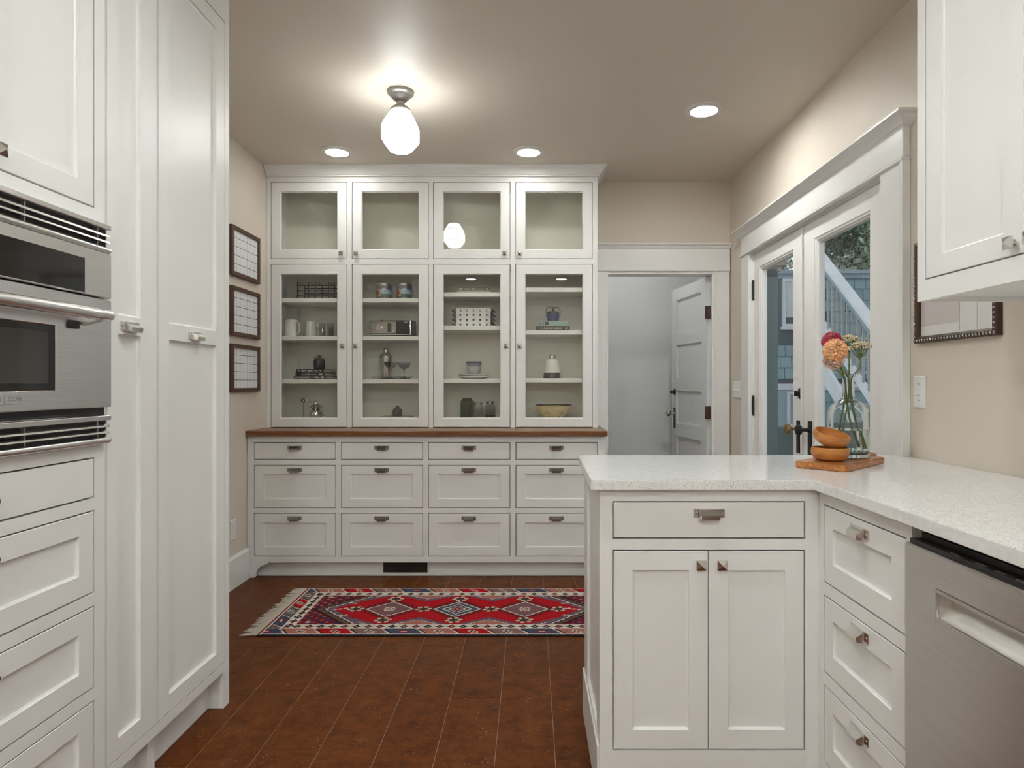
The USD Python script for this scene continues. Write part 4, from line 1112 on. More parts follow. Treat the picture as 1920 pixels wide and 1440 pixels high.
z = SH[2][2]
xp = cx(888.5)
for k, nm in enumerate(("lower plain white plate under the patterned bowls", "upper plain white plate right under the patterned bowls")):
    zp = z + k * .0135
    t = solo("plate", lathe([(0, zp), (.070, zp), (.098, zp + .009), (.107, zp + .0155), (.107, zp + .018), (.095, zp + .0125), (.068, zp + .0055), (0, zp + .005)], 44, (xp, OD, 0)), M["ceramic"], nm, "plate", group="plates under the patterned bowls")
M["bowl_print"] = attr_mat("patterned_glaze", 0.25)


def print_bowl(label, zb, r, h, seed):
    prof = [(0, 0), (r * .5, 0), (r * .52, .004), (r * .80, h * .30), (r * .96, h * .68), (r, h), (r - .004, h), (r * .9, h * .66), (r * .74, h * .32), (0, .010)]
    n = 96
    fine = np.array([(np.interp(q, np.arange(len(prof)), [p[0] for p in prof]), np.interp(q, np.arange(len(prof)), [p[1] for p in prof])) for q in np.linspace(0, len(prof) - 1, 55)])
    fine[0, 0] = fine[-1, 0] = 0
    v, f = lathe([(a_, b_ + zb) for a_, b_ in fine], n, (xp, OD, 0))
    k = len(fine)
    A = np.repeat(np.arange(n) / n * 2 * math.pi, k)
    q = np.tile(fine[:, 1] / h, n)
    col = np.ones((len(v), 3)) * (.60, .61, .62)
    if seed:
        col[q > .80] = (.07, .085, .14)
        col[(q > .35) & (q <= .80) & (np.sin(A * 24) * np.sin(q * 24) > -.15)] = (.12, .14, .21)
    else:
        col[(np.sin(A * 24) * np.sin(q * 30) > .1)] = (.23, .25, .30)
    part("/World", "bowl", (v, f), M["bowl_print"], tint=col)
    p_ = [x for x in stage.GetPrimAtPath("/World").GetChildren() if x.GetName().startswith("bowl")][-1].GetPath()
    note(str(p_), label=label, category="bowl")


print_bowl("grey and white patterned bowl underneath, resting on the plates", z + .0325, .050, .050, 0)
print_bowl("navy patterned bowl nested on top of the grey patterned one", z + .0325 + .028, .0530, .056, 1)

z = SH[2][3]


def mason(label, u, r, h, glass, fill=None, y=OD, lid="zinc"):
    x = cx(u)
    t = thing("mason_jar", label, "jar", (x, y, z))
    part(t, "glass_body", lathe([(0, z), (r * .92, z), (r, z + .006), (r, z + h * .70), (r * .93, z + h * .79), (r * .72, z + h * .86), (r * .70, z + h * .88), (r * .66, z + h * .88), (r * .68, z + h * .85), (r * .89, z + h * .77), (r * .95, z + h * .69), (r * .95, z + .008), (0, z + .006)], 36, (x, y, 0)), M[glass])
    part(t, "lid", lathe([(0, z + h * .87), (r * .74, z + h * .87), (r * .75, z + h * .885), (r * .75, z + h * .985), (r * .70, z + h), (0, z + h)], 36, (x, y, 0)), M[lid])
    if fill:
        part(t, "filling", lathe([(0, z + .007), (r * .94, z + .008), (r * .94, z + fill[0]), (0, z + fill[0] + .004)], 28, (x, y, 0)), fill[1], label=fill[2])


M["beans"] = noisy("pale_beans", [(0.35, (0.32, 0.31, 0.29)), (0.6, (0.75, 0.73, 0.69))], nscale=160, rough=.6)
M["seeds"] = noisy("dark_seeds", [(0.35, (0.03, 0.02, 0.015)), (0.65, (0.09, 0.055, 0.04))], nscale=160, rough=.6)
M["greenfill"] = noisy("green_filling", [(0.35, (0.06, 0.10, 0.035)), (0.65, (0.16, 0.22, 0.09))], nscale=40, rough=.6)
mason("tall green mason jar, leftmost of the three jars", 875, .046, .172, "greenglass", (.115, M["greenfill"], "dark green contents"), OD + .02, "clearglass")
mason("mason jar with pale beans, middle of the three jars", 896.5, .043, .128, "clearglass", (.028, M["beans"], "pale beans"), OD - .05)
mason("mason jar with dark seeds, rightmost of the three jars", 919, .038, .132, "clearglass", (.038, M["seeds"], "dark seeds"), OD + .0)

# bay 4 -------------------------------------------------------------------------------
z = SH[3][1]
book("brown cookbook with a pale title, under the teal book", cx(1035.5), z, .228, .0335, .16, "book_brown", 0, OD, text=[("A TASTE OF OREGON", .0095, -.072)], marks=[(.088, .096, .3, .7)])
book("pale teal book between the brown cookbook and the blue canister", cx(1036.5), z + .0338, .205, .034, .15, "book_teal", 0, OD, marks=[(-.094, -.090, .1, .9), (-.085, -.076, .35, .65), (-.068, -.064, .1, .9), (-.055, -.03, .2, .8)], light="book_charcoal")
zc_, xc_ = z + .068, cx(1037)
t = thing("canister", "small blue enamel canister with a wire bail, on the teal book", "canister", (xc_, OD, zc_))
part(t, "body", lathe([(0, zc_), (.0375, zc_), (.039, zc_ + .003), (.0405, zc_ + .056), (.0, zc_ + .056)], 36, (xc_, OD, 0)), M["blue"])
part(t, "lid", lathe([(0, zc_ + .0565), (.0415, zc_ + .0565), (.0415, zc_ + .068), (.038, zc_ + .070), (.009, zc_ + .073), (.006, zc_ + .078), (.0115, zc_ + .086), (.009, zc_ + .091), (0, zc_ + .092)], 36, (xc_, OD, 0)), M["wire"])
bp = [(xc_ - .040, zc_ + .030), (xc_ - .047, zc_ + .034), (xc_ - .048, zc_ + .080), (xc_ - .044, zc_ + .094), (xc_ - .034, zc_ + .100), (xc_ + .034, zc_ + .100), (xc_ + .044, zc_ + .094), (xc_ + .048, zc_ + .080), (xc_ + .047, zc_ + .034), (xc_ + .040, zc_ + .030)]
part(t, "bail_handle", tube([(x, OD, q) for x, q in bp], .0024, 7), M["wire"])

z = SH[3][2]
xw = cx(1035)
t = thing("stoneware_bottle", "white stoneware bottle with a dark brown base and metal neck ring", "bottle", (xw, OD, z))
part(t, "base_band", lathe([(0, z), (.0575, z), (.0585, z + .003), (.0560, z + .038), (0, z + .038)], 44, (xw, OD, 0)), M["darkbrown"])
part(t, "body", lathe([(0, z + .0382), (.0560, z + .0382), (.0515, z + .085), (.0485, z + .105), (.042, z + .120), (.030, z + .129), (.019, z + .134), (0, z + .134)], 44, (xw, OD, 0)), M["ceramic"])
part(t, "neck", lathe([(0, z + .134), (.0175, z + .134), (.0165, z + .150), (.0195, z + .153), (.0195, z + .162), (.014, z + .164), (0, z + .164)], 28, (xw, OD, 0)), M["nickel"])
part(t, "loop", tube([(xw + .018, OD - .004, z + .140), (xw + .024, OD - .004, z + .150), (xw + .020, OD - .004, z + .160)], .0022, 6), M["nickel"])

z = SH[3][3]
xk = cx(1038)
t = thing("colander", "cream enamel colander with a dark rim on the cabinet floor", "colander", (xk, OD, z))
cprof = [(0, .0125), (.050, .0125), (.075, .026), (.100, .055), (.118, .088), (.1245, .106)]
part(t, "foot", lathe([(.052, z), (.055, z), (.052, z + .016), (.048, z + .016), (.052, z)], 40, (xk, OD, 0)), M["cream"])
part(t, "bowl", lathe([(r, z + h) for r, h in cprof] + [(r - .0025, z + h) for r, h in cprof[::-1][:-1]] + [(0, z + .015)], 56, (xk, OD, 0)), M["cream"])
part(t, "rim", lathe([(.1235 + .0032 * math.cos(a), z + .107 + .0032 * math.sin(a)) for a in np.linspace(-math.pi, math.pi, 9)], 56, (xk, OD, 0)), M["iron"])
for s in (-1, 1):
    part(t, "handle", tube([(xk + s * .113, OD - .030, z + .080), (xk + s * .150, OD - .028, z + .084), (xk + s * .162, OD, z + .085), (xk + s * .150, OD + .028, z + .084), (xk + s * .113, OD + .030, z + .080)], [.004, .0055, .006, .0055, .004], 8), M["cream"])
dots = []
for a0 in (-2.05, -1.1):
    for (da, hh) in ((0, .052), (-.10, .062), (.10, .062), (-.10, .042), (.10, .042), (0, .072), (-.2, .052), (.2, .052), (0, .033)):
        r = np.interp(hh, [p[1] for p in cprof], [p[0] for p in cprof])
        dots.append(ball((xk + (r + .0005) * math.cos(a0 + da), OD + (r + .0005) * math.sin(a0 + da), z + hh), .0030, 1))
part(t, "drain_holes", join(*dots), M["darkbrown"], label="dark drain holes", kind="stuff")

# ================================================================ framed grid boards on the left wall, plates, picture
for name, (za, zb), lab in (("framed_board", (1.824, 2.114), "topmost of three wood-framed grid boards on the left wall"),
                            ("framed_board", (1.472, 1.762), "middle one of three wood-framed grid boards on the left wall"),
                            ("framed_board", (1.143, 1.425), "lowest of three wood-framed grid boards on the left wall")):
    y0, y1 = 3.728, 4.112
    t = thing(name, lab, "framed board", (XL, .5 * (y0 + y1), za))
    w, h = y1 - y0, zb - za
    part(t, "frame", face(rings(w, h, [(0, 0, 0, 0, 0), (0, 0, 0, 0, .019), (.0015, .0015, .0015, .0015, .0205), (.023, .023, .022, .022, .0205), (.0245, .0245, .0235, .0235, .018), (.0245, .0245, .0235, .0235, .008), (.0245, .0245, .0235, .0235, 0)], True), "E", y0, za, XL + .001), M["frame_wood"], smooth=False)
    part(t, "board", face(box(.020, w - .020, .020, h - .020, .002, .010), "E", y0, za, XL + .001), M["board"], smooth=False)
    hs = [.0235 + (h - .047) * q for q in (.20, .41, .62, .83)]
    vs = [.0245 + (w - .049) * (k / 7.0) for k in range(1, 7)]
    part(t, "row_lines", face(join(*[box(.024, w - .024, b - .0014, b + .0014, .0099, .0105) for b in hs]), "E", y0, za, XL + .001), M["gridline"], smooth=False)
    part(t, "column_lines", face(join(*[box(a - .0007, a + .0007, .024, h - .024, .0099, .0103) for a in vs]), "E", y0, za, XL + .001), M["gridthin"], smooth=False)

t = thing("wall_outlet", "white electrical outlet low on the left wall beside the hutch", "outlet", (XL, 3.775, .338))
part(t, "cover", plaque("E", 3.740, .279, XL + .0005, .071, .118), M["plate"], smooth=False)
for b in (.064, .020):
    part(t, "socket", face(cbox(.019, .052, b, b + .034, .005, .0075), "E", 3.740, .279, XL + .0005), M["plate"], smooth=False)
part(t, "slots", face(join(*[box(a, a + .002, b, b + .008, .007, .0078) for a in (.029, .040) for b in (.078, .034)]), "E", 3.740, .279, XL + .0005), M["slot"], smooth=False)

t = thing("light_switch", "single white switch plate beside the near side of the french door casing", "light switch", (XR, 2.413 - .06, 1.16))
part(t, "cover", plaque("W", 2.3755, 1.102, XR - .0005, .068, .117), M["plate"], smooth=False)
part(t, "toggle", face(join(cbox(.030, .038, .046, .070, .005, .007), hull([(a, b, c) for a in (.0305, .0375) for b, c in ((.050, .006), (.060, .006), (.048, .017), (.054, .018))])), "W", 2.3755, 1.102, XR - .0005), M["plate"], smooth=False)
part(t, "screws", face(join(*[ball((.034, b, .006), .0028, 1, (1, 1, .5)) for b in (.029, .088)]), "W", 2.3755, 1.102, XR - .0005), M["slot"])
t = thing("light_switch", "triple white switch plate in the corner by the far french door casing", "light switch", (XR, 4.42, 1.154))
part(t, "cover", plaque("W", 4.496, 1.096, XR - .0005, .164, .116), M["plate"], smooth=False)
for k in range(3):
    part(t, "toggle", face(hull([(.034 + k * .046 + a, b, c) for a in (0, .007) for b, c in ((.052, .005), (.064, .005), (.050, .018), (.057, .019))]), "W", 4.496, 1.096, XR - .0005), M["plate"], smooth=False)

# ornate framed picture on the right wall
M["mat_board"] = mat("pale_mat_board", (0.74, 0.72, 0.70), 0.25)
M["pink_reflection"] = mat("pale_pink_reflection", (0.60, 0.545, 0.53), 0.25)
M["reflection_line"] = mat("grey_reflection_line", (0.45, 0.43, 0.42), 0.4)
M["frame_bronze"] = mat("antique_bronze_frame", (0.075, 0.048, 0.034), 0.4, 0.5)
py0, py1, pz0, pz1 = 1.932, 2.350, 1.337, 1.70
t = thing("framed_picture", "pale picture in a beaded dark bronze frame below the wall cabinet", "picture", (XR, 2.14, 1.337))
w, h = py1 - py0, pz1 - pz0
part(t, "frame", face(rings(w, h, [(0, 0, 0, 0, 0), (0, 0, 0, 0, .016), (.003, .003, .003, .003, .020), (.014, .014, .014, .014, .022), (.017, .017, .017, .017, .017), (.022, .022, .022, .022, .014), (.024, .024, .024, .024, .006), (.024, .024, .024, .024, 0)], True), "W", py1, pz0, XR - .001), M["frame_bronze"], smooth=False)
bd = []
for k in range(27):
    a = .008 + (w - .016) * k / 26
    bd += [ball((a, b, .0205), .0052, 1, (.8, 1, .8)) for b in (.0085, h - .0085)]
for k in range(1, 23):
    b = .008 + (h - .016) * k / 23
    bd += [ball((a, b, .0205), .0052, 1, (1, .8, .8)) for a in (.0085, w - .0085)]
part(t, "bead_trim", face(join(*bd), "W", py1, pz0, XR - .001), M["pewter"], label="beaded metal trim", kind="stuff")
part(t, "picture", face(box(.020, w - .020, .020, h - .020, .002, .006), "W", py1, pz0, XR - .001), M["mat_board"], smooth=False)
part(t, "print", face(box(.027, .027 + .205, .058, h - .030, .0055, .0066), "W", py1, pz0, XR - .001), M["pink_reflection"], smooth=False)  # pinkish panel: reflection in the picture glass painted as flat colour
part(t, "reflection_line", face(join(box(.315, .3165, .028, h - .028, .0055, .0066), box(.232, .2345, .028, h - .028, .0055, .0066)), "W", py1, pz0, XR - .001), M["reflection_line"], smooth=False)  # edges of the same reflection, painted as thin lines

# ================================================================ rug
RCX, RCY, RL, RW_ = -.386, 3.398, .905, .349
rug = thing("rug", "red patterned runner rug with white fringe on the brown floor by the hutch", "rug", (RCX, RCY, 0))
dx = .0026
nx, ny = int(2 * RL / dx), int(2 * RW_ / dx)
gs, gt = np.linspace(-RL, RL, nx), np.linspace(-RW_, RW_, ny)
S, T = np.meshgrid(gs, gt, indexing="ij")
AS, AT = np.abs(S), np.abs(T)
RED, DRED, WHITE, CREAMC, NAVY, PURP, SALM, BRN, BLK, SLATE = ((.36, .008, .012), (.17, .010, .014), (.60, .55, .48), (.56, .47, .37), (.025, .032, .085), (.13, .085, .115), (.36, .135, .10), (.065, .035, .027), (.012, .010, .011), (.055, .062, .10))
C = np.ones(S.shape + (3,)) * RED


def put(mask, col):
    C[mask] = col


FS, FT = RL - .140, .213                                # half size of the field
# field: hexagon with zigzag sides
hexd = (RL - .198) - AS - (AT * .98)                     # > 0 inside the hexagon
tz = .0035 * np.abs(((AT / .014) % 1) * 2 - 1) - .0018
put(hexd < .055, PURP)
put(hexd < .018 + tz * 2, WHITE)
put(hexd < .008 + tz * 2, BLK)
put(hexd < -.002 + tz, BRN)
put((hexd < -.002 + tz) & (np.sin(AT * 420) > .3) & (hexd > -.030), (.20, .10, .08))
put(hexd < -.040, BLK)
put(hexd < -.052, DRED)
put((hexd < -.052) & (np.sin(S * 95) * np.sin(T * 120) > .35), NAVY)
put((hexd < -.052) & (np.sin(S * 95 + 1.5) * np.sin(T * 120 + 2) > .6), SALM)
put((hexd < -.058) & (np.abs(AT - .187) < .012) & (np.abs(AS - FS + .045) < .016 * (1 - np.abs(AT - .187) / .012) + .003), WHITE)
put((hexd < -.058) & (np.abs(AT - .186) < .006) & (np.abs(AS - FS + .045) < .007), SALM)
# border waves along the field's long sides
edge = FT - AT
put((edge < .020 + .020 * np.cos(S * 2 * math.pi / .355 + math.pi)) & (hexd > .04), PURP)
for s0 in (-.5325 + .355 * 1, -.1775 + .355, -.5325, .5325):
    u = np.abs(S - s0)
    h_ = .095 - u * .62
    put((edge < h_) & (hexd > .05) & (u < .155), PURP)
    h2 = .058 - u * .52
    put((edge < h2) & (hexd > .05), SALM)
    put((edge < h2 + .003) & (edge > h2 - .006) & (hexd > .05) & (np.sin(S * 430) > -.2) & (h2 > .002), WHITE)
# three medallions
for k, s0 in enumerate((-.355, 0, .355)):
    u, w = np.abs(S - s0), AT
    d = u / .124 + w / .112
    comb = (np.sin((u - w) * 330) > .1)
    put((d < 1.42) & comb & (d > 1.0), BLK)
    put((d < 1.14) & (d > 1.0), BRN)
    put(d < 1.04, WHITE)
    put(d < .95, (.16, .075, .085) if k != 1 else SLATE)
    tex = np.sin(S * 520) * np.sin(T * 520)
    put((d < .93) & (tex > .3), (.26, .13, .13) if k != 1 else (.075, .10, .12))
    r = np.hypot(u, w)
    if k == 1:
        put((d < .85) & (np.abs(u - .052) + np.abs(w) < .030) & (np.abs(u - .052) + np.abs(w) > .020), WHITE)
        put((d < .85) & (np.abs(w - .052) + np.abs(u) < .030) & (np.abs(w - .052) + np.abs(u) > .020), (.48, .33, .33))
        put((d < .80) & (np.abs(u - w) < .005) & (r > .03) & (r < .06), WHITE)
        put(u + w < .036, (.55, .36, .36))
        put(u + w < .030, (.20, .012, .03))
        put(u + w < .013, (.60, .45, .42))
        put(u + w < .006, RED)
    else:
        put((r < .031) & (np.cos(np.arctan2(T, S - s0) * 8) > -.75), WHITE)
        put(r < .020, (.17, .05, .055))
        put((r < .014) & (r > .008), WHITE)
        put(r < .006, BLK)


def rosette(s0, t0, sc=1.0):
    put(np.hypot(S - s0, T - t0) < .021 * sc, BRN)
    for q in range(6):
        a = q * math.pi / 3 + .2
        c = (s0 + .033 * sc * math.cos(a), t0 + .030 * sc * math.sin(a))
        r = np.hypot(S - c[0], T - c[1])
        put(r < .0145 * sc, BLK)
        put(r < .0118 * sc, CREAMC)
        put(r < .0042 * sc, (.40, .12, .10))


for s0 in (-.5325, -.1775, .1775, .5325):
    rosette(s0, 0)
for s0 in (-.355, 0, .355):
    for t0 in (-.160, .160):
        rosette(s0, t0)
for sg in (-1, 1):
    for (a, b) in ((.615, 0), (.588, .012), (.560, .088), (.585, .098), (.560, -.088), (.585, -.098), (.64, -.006)):
        put(np.abs(S - sg * a) / .016 + np.abs(T - b) / .010 < 1, CREAMC)
# inner white border with small diamonds
inb = (AS > FS) | (AT > FT)
put(inb, WHITE)
put(inb & (((AS - FS < .004) & (AT < FT + .004)) | ((AT - FT < .004) & (AS < FS + .004))), DRED)
for (along, across, half) in ((S, AT - FT - .030, FS + .05), (T, AS - FS - .030, FT + .05)):
    p = .058
    kk = np.round(along / p)
    u, w = np.abs(along - kk * p), np.abs(across)
    ok = inb & (np.abs(along) < half) & (w < .027)
    for lim, colr in ((1.0, None), (.42, WHITE), (.2, None)):
        m = ok & (u / .023 + w / .022 < lim)
        if colr is None:
            put(m & (kk % 3 == 0), (.19, .012, .018)), put(m & (kk % 3 == 1), BLK), put(m & (kk % 3 == 2), (.10, .03, .035))
        else:
            put(m, colr)
    put(ok & (w < .004) & (u < .026), BLK)
# outer border: slanted coloured blocks with stars
ob = (AS > FS + .060) | (AT > FT + .060)
for (along, across, sel) in ((S, T, AT > FT + .060), (T, S, (AS > FS + .060) & (AT <= FT + .060))):
    p = .165 if sel is not None and along is S else .128
    ac = np.abs(across) - (FT + .060 if along is S else FS + .060)
    sh = along + ac * np.sign(across) * .7
    kk = np.floor(sh / p)
    fr = sh / p - kk
    pal = (RED, (.21, .11, .10), SLATE, SALM) if along is S else (RED, (.15, .10, .085), SLATE, (.13, .10, .10))
    for q in range(4):
        put(ob & sel & (kk % 4 == q), pal[q])
    put(ob & sel & ((fr < .045) | (fr > .955)) & (np.sin(ac * 420) > -.2), WHITE)
    put(ob & sel & ((fr > .045) & (fr < .10)), BLK)
    u, w = (fr - .52) * p, ac - .035
    an, r = np.arctan2(w, u), np.hypot(u, w)
    star = r < .017 + .008 * np.cos(an * 8)
    put(ob & sel & star & (kk % 4 != 2), WHITE)
    put(ob & sel & (np.abs(u) / .018 + np.abs(w) / .018 < .75) & (kk % 4 != 2), BLK)
    put(ob & sel & (r < .004) & (kk % 4 != 2), WHITE)
    put(ob & sel & (kk % 4 == 2) & (np.abs(u) / .034 + np.abs(w) / .024 < 1), (.19, .03, .04))
    put(ob & sel & (kk % 4 == 2) & (np.abs(u) < .014) & (np.abs(w) < .006), CREAMC)
put(AT > RW_ - .012, WHITE)
put(AT > RW_ - .007, (.015, .016, .028))
put(AS > RL - .016, WHITE)
put(AS > RL - .010, BLK)
put(AS > RL - .007, (.26, .014, .020))
rg = np.random.default_rng(7)
C = np.clip(C * (1 + .16 * rg.standard_normal(S.shape)[..., None]), 0.002, 1)
Z = .0068 + .0012 * rg.random(S.shape)
v = np.stack([S + RCX, T + RCY, Z], -1).reshape(-1, 3)
ii = np.arange(nx * ny).reshape(nx, ny)
q = np.stack([ii[:-1, :-1], ii[1:, :-1], ii[1:, 1:], ii[:-1, 1:]], -1).reshape(-1, 4)
M["pile"] = attr_mat("wool_pile", 0.95, specular_ior_level=0.1)
part(rug, "pile", (v, np.vstack([q[:, [0, 1, 2]], q[:, [0, 2, 3]]])), M["pile"], tint=C.reshape(-1, 3))
M["selvedge"] = mat("dark_wool_edge", (0.014, 0.015, 0.024), 0.95)
M["fringe"] = mat("cotton_fringe", (0.52, 0.47, 0.40), 0.9)
ed = [tube([(RCX + s, RCY + sg * RW_, .0042) for s in (-RL, 0, RL)], .0042, 8) for sg in (-1, 1)]
part(rug, "selvedge", join(*ed), M["selvedge"], label="dark bound long edges")
part(rug, "backing", box(RCX - RL + .001, RCX + RL - .001, RCY - RW_ + .001, RCY + RW_ - .001, .0005, .006), M["selvedge"], smooth=False)
fr = []
for sg in (-1, 1):
    t_ = -RW_ + .003
    while t_ < RW_ - .003:
        ln, dr = .070 + .022 * rg.random(), .022 * (rg.random() - .45)
        x0 = RCX + sg * RL
        fr.append(tube([(x0, RCY + t_, .0045), (x0 + sg * ln * .35, RCY + t_ + dr * .3, .0042), (x0 + sg * ln * .75, RCY + t_ + dr * .8, .0022), (x0 + sg * ln, RCY + t_ + dr * 1.3, .0012)], [.0024, .0022, .0018, .0010], 4))
        t_ += .0048
part(rug, "fringe", join(*fr), M["fringe"], label="off-white cotton fringe", kind="stuff", smooth=False)

# ================================================================ things on the quartz counter
CZ = .9205
bdir = np.array([.725, .688])
bnor = np.array([-.688, .725])
c0 = np.array([.960, 1.967])
BT = .0205
bt = thing("cutting_board", "acacia wood cutting board with a tapered handle lying on the quartz counter", "cutting board", (1.04, 2.15, CZ))
L_, W_ = .353, .165
shape = sbox(0, 0, L_, W_).buffer(-.022).buffer(.022, 8)
hand = Polygon([(L_ - .03, W_ * .5 - .040), (L_ + .012, W_ * .5 - .020), (L_ + .105, W_ * .5 - .017), (L_ + .118, W_ * .5 - .006), (L_ + .118, W_ * .5 + .006), (L_ + .105, W_ * .5 + .017), (L_ + .012, W_ * .5 + .020), (L_ - .03, W_ * .5 + .040)])
shape = shape.union(hand).buffer(.006).buffer(-.006).difference(Point(L_ + .095, W_ * .5).buffer(.006))


def on_board(m, z0):
    v, f = arr(m)
    xy = c0 + v[:, :1] * bdir + v[:, 1:2] * bnor
    return np.column_stack([xy, v[:, 2] + z0]), f


layers = []
for (ins, za, zb) in ((.003, 0, .003), (0, .0025, BT - .0035), (.0015, BT - .004, BT - .0012), (.004, BT - .002, BT)):
    v, f = extrude(shape.buffer(-ins), zb - za)
    layers.append((v + (0, 0, zb), f))
part(bt, "board", on_board(join(*layers), CZ + .0003), M["acacia"], smooth=False)
part(bt, "hanging_cord", on_board(tube([(L_ + .095, W_ * .5 - .004, BT + .001), (L_ + .080, W_ * .5 + .020, BT + .004), (L_ + .060, W_ * .5 + .030, BT + .006), (L_ + .075, W_ * .5 + .012, BT + .003), (L_ + .095, W_ * .5 + .004, BT + .001)], .0013, 6), CZ), M["darkbrown"], label="dark hanging cord")
ZB = CZ + BT + .0006
bw = (.972, 2.098)
lb = [(0, 0), (.036, 0), (.050, .008), (.0575, .022), (.0578, .034), (.0560, .043), (.0530, .0435), (.0535, .034), (.050, .020), (.036, .010), (0, .009)]
solo("wooden_bowl", lathe([(r, ZB + h) for r, h in lb], 48, (bw[0], bw[1], 0)), M["bowlwood"], "level lower wooden bowl resting on the cutting board", "bowl")
ub = [(0, .0), (.034, .0), (.046, .007), (.0535, .020), (.0545, .030), (.0530, .038), (.0500, .0385), (.0500, .028), (.046, .015), (.034, .009), (0, .008)]
solo("wooden_bowl", move(lathe([(r * 1.03, h) for r, h in ub], 48), (bw[0] - .002, bw[1] + .002, ZB + .0545), ry=math.radians(9), rx=math.radians(16)), M["bowlwood"], "tilted upper wooden bowl stacked on the lower bowl", "bowl")

VX_, VY_ = 1.084, 2.205
vs = thing("glass_vase", "clear glass bottle vase with water and flower stems on the cutting board", "vase", (VX_, VY_, ZB))
o_ = [(0, 0), (.060, 0), (.0645, .004), (.0650, .020), (.0650, .145), (.0625, .160), (.054, .175), (.040, .187), (.027, .194), (.0205, .202), (.0185, .215), (.0185, .268), (.0215, .278), (.0240, .2815)]
i_ = [(.0215, .2825), (.0190, .279), (.0162, .268), (.0160, .215), (.018, .204), (.025, .196), (.039, .1845), (.052, .1730), (.0600, .159), (.0623, .145), (.0623, .022), (.055, .014), (0, .013)]
part(vs, "glass_body", lathe([(r, ZB + h) for r, h in o_ + i_], 56, (VX_, VY_, 0)), M["vaseglass"], smooth=50)
part(vs, "glass_base", lathe([(0, ZB + .0135), (.054, ZB + .0145), (.0605, ZB + .021), (.0605, ZB + .023), (0, ZB + .0235)], 48, (VX_, VY_, 0)), M["aquaglass"], label="thick aqua tinted base")
part(vs, "water", lathe([(0, ZB + .0245), (.0606, ZB + .0245), (.0606, ZB + .092), (.0600, ZB + .0925), (0, ZB + .0925)], 48, (VX_, VY_, 0)), M["water"])

for nm, a, b in (("petal_crimson", (.40, .022, .05), (.62, .07, .12)), ("petal_peach", (.74, .30, .13), (.86, .45, .24)), ("petal_blush", (.70, .42, .33), (.80, .58, .46)), ("floret_cream", (.52, .45, .27), (.74, .68, .50)), ("stem_green", (.10, .15, .035), (.20, .26, .08))):
    M[nm] = noisy(nm, [(.3, a), (.7, b)], nscale=60, rough=.6)


def bez(a, b, c, d, n=14):
    t = np.linspace(0, 1, n)[:, None]
    a, b, c, d = map(np.asarray, (a, b, c, d))
    return (1 - t) ** 3 * a + 3 * t * (1 - t) ** 2 * b + 3 * t * t * (1 - t) * c + t ** 3 * d


def stem_path(head, foot_ang, foot_r, neck_ang):
    nk = np.array([VX_ + .009 * math.cos(neck_ang), VY_ + .009 * math.sin(neck_ang), ZB + .245])
    ft = np.array([VX_ + foot_r * math.cos(foot_ang), VY_ + foot_r * math.sin(foot_ang), ZB + .030])
    d = (nk - ft) / np.linalg.norm(nk - ft)
    low = bez(ft, ft + (nk - ft) * .33, nk - (0, 0, .07), nk, 12)
    high = bez(nk, nk + (0, 0, .05), np.asarray(head) - (0, 0, .05), head, 12)
    return np.vstack([low, high[1:]])


def petals(center, axis, r, n, length, width, cup, seed, col, flat=.55):
    """A full head of overlapping petals set on a golden spiral around the axis."""
    g = np.random.default_rng(seed)
    ax = np.asarray(axis, float) / np.linalg.norm(axis)
    u = np.cross(ax, (0.2, 0.9, 0.3))
    u /= np.linalg.norm(u)
    w = np.cross(ax, u)
    out, tint = [], []
    for i in range(n):
        t = (i + .5) / n
        phi = i * 2.399963
        th = math.acos(1 - 1.12 * t)                   # polar angle from the axis
        rad = math.cos(phi) * u + math.sin(phi) * w
        nrm = math.cos(th) * ax + math.sin(th) * rad
        tan = -math.sin(th) * ax + math.cos(th) * rad  # towards the rim
        sd = np.cross(nrm, tan)
        ln, wd = length * (.55 + .6 * t) * g.uniform(.9, 1.1), width * (.6 + .5 * t)
        base = np.asarray(center) + ax * (r * flat * (math.cos(th) - .1)) + rad * r * .50 * math.sin(th)
        dirn = tan * math.cos(cup) + nrm * math.sin(cup)
        rows = []
        for q, ww, lift in ((0, .35, 0), (.4, .95, .10), (.8, 1.0, .05), (1.0, .45, -.10)):
            p = base + dirn * ln * q + nrm * ln * lift
            rows += [p - sd * wd * ww * .5 + nrm * wd * .14, p - nrm * wd * .06, p + sd * wd * ww * .5 + nrm * wd * .14]
        v = np.array(rows)
        f = [(3 * a + b, 3 * a + b + 1, 3 * a + b + 4) for a in range(3) for b in range(2)] + [(3 * a + b, 3 * a + b + 4, 3 * a + b + 3) for a in range(3) for b in range(2)]
        out.append((v, np.array(f)))
        k0, k1 = g.uniform(.72, 1.12), g.uniform(.9, 1.15)
        tint.append(np.repeat(np.array([.62, .85, 1.0, 1.05]) * k0, 3)[:, None] * np.array(col) * (1, k1, k1))
    return join(*out), np.clip(np.vstack(tint), 0.005, .95)


PCOL = {"petal_crimson": (.55, .035, .075), "petal_peach": (.86, .42, .20), "petal_blush": (.80, .52, .42)}
M["petal"] = attr_mat("tinted_petal", 0.6, subsurface_weight=0.0)


def flower(label, pix, d, axis, r, n, ln, wd, pm, seed, fa, fr_, na, center=None):
    h = np.array(at(pix[0], pix[1], d))
    t = thing("flower", label, "flower", h)
    ax = np.asarray(axis, float) / np.linalg.norm(axis)
    part(t, "stem", tube(stem_path(h - ax * .012, fa, fr_, na), .0034, 7), M["stem_green"])
    pmsh, ptint = petals(h, axis, r, n, ln, wd, .62, seed, PCOL[pm])
    part(t, "petals", pmsh, M["petal"], kind="stuff", tint=ptint)
    part(t, "core", ball(h, r * .42, 2, (1, 1, 1)), M[center or pm])
    return t


